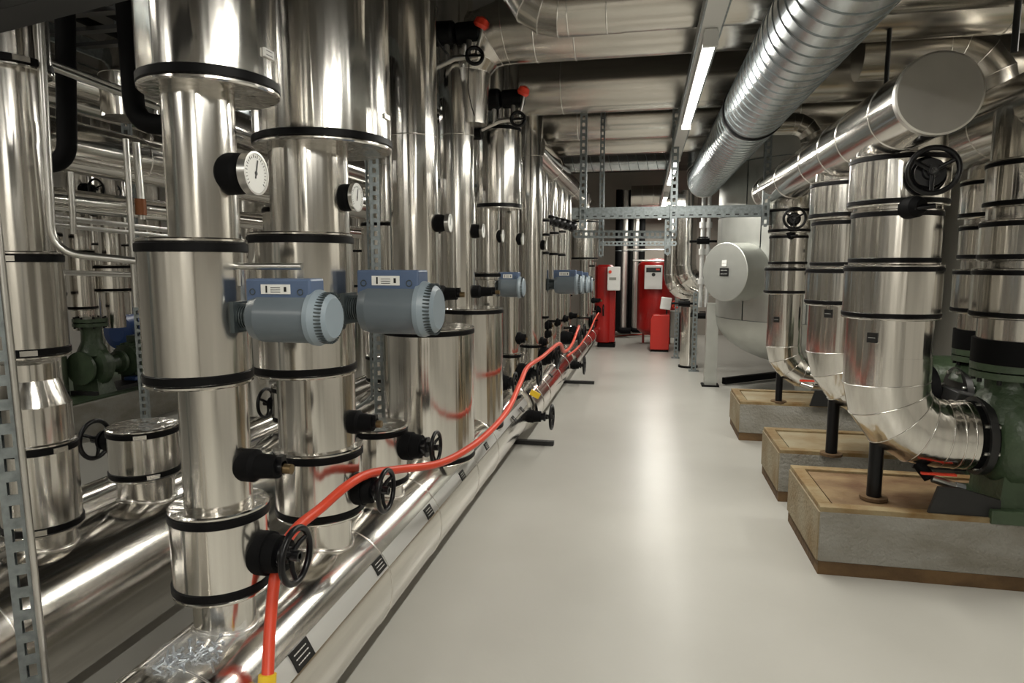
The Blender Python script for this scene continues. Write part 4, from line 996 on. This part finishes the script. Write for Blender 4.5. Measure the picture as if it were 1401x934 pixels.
PX2 = 2.05
dline(PX2, Y2-.05, .158, [(zz(1310, 298, Y2, .2), zz(1310, 243, Y2, .2), .19), (zz(1310, 356, Y2, .2), zz(1310, 306, Y2, .2), .18), (zz(1310, 430, Y2, .2), zz(1310, 368, Y2, .2), .195)], zz(1300, 455, Y2, .2), 'second pump outlet line behind the nearest thick pipe line')
dline(PX, Y3, .12, [(1.5, 1.75, .15), (1.9, 2.1, .15)], 1.2, 'third pump outlet line, hidden deep behind the others')
# pumps
def big_pump(label, X, Y, zc, ztop, s=1.):
    t = thing('water_pump', label, 'pump', (X, Y, .36)); zc -= .36; ztop -= .36
    obj('volute', MB().lathe((-.13*s, 0, zc), (1, 0, 0), [(0, .14*s), (.03*s, .21*s), (.08*s, .25*s), (.19*s, .25*s), (.24*s, .21*s), (.27*s, .12*s)], 48, sharp=False), 'green_paint', t)
    obj('discharge_neck', MB().tube([(0, .0, zc+.08), (.02*s, 0, zc+.22), (.0, 0, ztop-.14), (0, 0, ztop-.06)], [.20*s, .165*s, .12*s, .125*s], 32), 'green_paint', t)
    o = obj('flange', MB().lathe((0, 0, ztop-.085), (0, 0, 1), [(0, .19*s), (.032, .19*s), (.032, .15*s), (.04, .15*s), (.04, .19*s), (.075, .19*s)], 40), 'green_paint', t)
    for k in range(10):
        a_ = 2*PI*k/10+.15; obj('bolt', MB().cyl((math.cos(a_)*.168*s, math.sin(a_)*.168*s, ztop-.11), (math.cos(a_)*.168*s, math.sin(a_)*.168*s, ztop+.01), .012, n=6), 'black_iron', o)
    o = obj('suction_flange', MB().lathe((-.165*s, 0, zc), (1, 0, 0), [(0, .20*s), (.035, .20*s), (.035, .14*s), (.13*s, .16*s)], 40), 'dark_steel', t)
    for k in range(8):
        a_ = 2*PI*k/8+.3; obj('bolt', MB().cyl((-.185*s, math.cos(a_)*.175*s, zc+math.sin(a_)*.175*s), (-.115*s, math.cos(a_)*.175*s, zc+math.sin(a_)*.175*s), .012, n=6), 'tube_steel', o)
    obj('pump_foot', MB().prism([(-.10, -.17*s, .02), (.18, -.17*s, .02), (.12, -.14*s, zc-.02), (-.06, -.14*s, zc-.02)], (0, .32*s, 0)), 'green_paint', t)
    obj('base_pad', MB().box((.1, 0, .012), (.5*s, .44*s, .07)), 'green_paint', t, bevel=.006)
    obj('base_frame', MB().prism([(-.42, -.19*s, .0), (-.10, -.19*s, .0), (-.10, -.19*s, .09), (-.28, -.19*s, .14), (-.38, -.19*s, .14)], (0, .02, 0)), 'dark_steel', t)
    obj('bearing_frame', MB().lathe((.13*s, 0, zc), (1, 0, 0), [(0, .19*s), (.05, .19*s), (.1, .10*s), (.3, .10*s), (.32, .14*s), (.36, .14*s)], 32), 'green_paint', t)
    mt_ = MB().lathe((.52, 0, zc), (1, 0, 0), [(0, .1), (.02, .2), (.5, .2), (.58, .18), (.6, .1)], 36)
    obj('motor', mt_, 'green_paint', t)
    return t
ze1 = atY(1310, 594, Y1).z
big_pump('large green cast pump at the right picture edge on the nearest plinth', PX-.03, Y1, ze1, zz(1370, 472, Y1, .22)-.10)
big_pump('green cast pump behind the nearest elbow on the middle plinth', PX2, Y2-.05, atY(1213, 530, Y2).z-.03, zz(1300, 455, Y2, .2)-.10, .9)
big_pump('green cast pump on the farthest plinth, mostly hidden', PX, Y3, atY(1100, 515, Y3).z+.02, 1.1, .7)
tag(obj('motor_guard', MB().prism([atY(1312, 536, 4.2), atY(1366, 548, 4.2), atY(1364, 566, 4.2), atY(1330, 572, 4.2), atY(1305, 552, 4.2)], (0, .25, 0)), 'dark_steel', bevel=.008), 'dark folded metal guard between the two right green pumps', 'guard')

# overhead headers at right
hX = X1+.0; hz = 1.6+(362-130)*3.1/900
he = atY(1281, 130, 3.08)
rh = thing('pipe_header', 'overhead header pipe at right ending in a big round flat cap', 'pipe', (he.x, 3.08, he.z))
far_y = atY(1062, 262, 6.8)
obj('pipe_section', MB().cyl((0, 0, 0), (0, 3.7, 0), .162, n=72), 'clad_y', rh)
obj('end_cap', MB().lathe((0, -.035, 0), (0, 1, 0), [(0, .158), (.004, .166), (.035, .166), (.04, .162)], 72), 'clad_plate', rh)
for y in (.32, .86, 1.25, 1.75, 2.6, 3.4): obj('seam_bead', MB().torus((0, y, 0), (0, 1, 0), .162, .004, 56, 6), 'bead', rh)
obj('end_cap', MB().cyl((0, 3.7, 0), (0, 3.73, 0), .166), 'clad_plate', rh)
rh2 = thing('pipe_header', 'second overhead header pipe at the right picture edge', 'pipe', (PX+.02, 2.2, 2.36))
obj('pipe_section', MB().cyl((0, 0, 0), (0, 5.2, 0), .20, n=72), 'clad_y', rh2)
for y in (.9, 1.9, 2.8, 3.7): obj('seam_bead', MB().torus((0, y, 0), (0, 1, 0), .20, .004, 56, 6), 'bead', rh2)
obj('end_cap', MB().cyl((0, 5.2, 0), (0, 5.23, 0), .205), 'clad_plate', rh2)
for k, (px, py, Y, lb) in enumerate(((1214, 90, 4.4, 'dark hanger rod above the round end cap, left'), (1385, 100, 3.3, 'dark hanger rod above the second right header'))):
    q = atY(px, py, Y); tag(obj('hanger_rod', MB().cyl((q.x, q.y, 2.5), (q.x, q.y, ZC), .014, n=10), 'dark_steel'), lb, 'rod')
# bent pipes above the right headers
t = thing('overhead_pipe', 'gored elbow dropping to the header behind the spiral duct', 'pipe', atY(1115, 165, 6.9))
q = atY(1100, 172, 6.9); 
elbow(t, [(q.x-.5, 6.9, q.z+.02), (q.x-.1, 6.9, q.z+.02)]+arc((q.x-.1, 6.9, q.z-.16), (0, 0, 1), (1, 0, 0), .18, .3, PI/2, 3)+[(q.x+.08, 6.9, q.z-.5)], .10, 'clad_x')
t = thing('overhead_pipe', 'gored elbow at upper right behind the round end cap', 'pipe', atY(1350, 90, 4.6))
q = atY(1345, 100, 4.9)
elbow(t, [(q.x-.75, 4.9, q.z+.15), (q.x-.25, 4.9, q.z+.15)]+arc((q.x-.25, 4.9, q.z-.15), (0, 0, 1), (1, 0, 0), .3, .3, PI/2, 3)+[(q.x+.05, 4.9, q.z-.5)], .16, 'clad_x')

t = thing('steel_beam', 'dark painted steel beam crossing the upper left corner', 'beam', atY(20, 6, 1.9))
obj('beam_flange', MB().bar(atY(-60, 34, 1.1), atY(190, -28, 1.3), .09, .012, side=(0, 1, 0)), 'dark_steel', t, world=True)
obj('beam_web', MB().bar(atY(-60, 34, 1.1)+Vector((0, 0, .05)), atY(190, -28, 1.3)+Vector((0, 0, .05)), .012, .10, side=(0, 1, 0)), 'dark_steel', t, world=True)
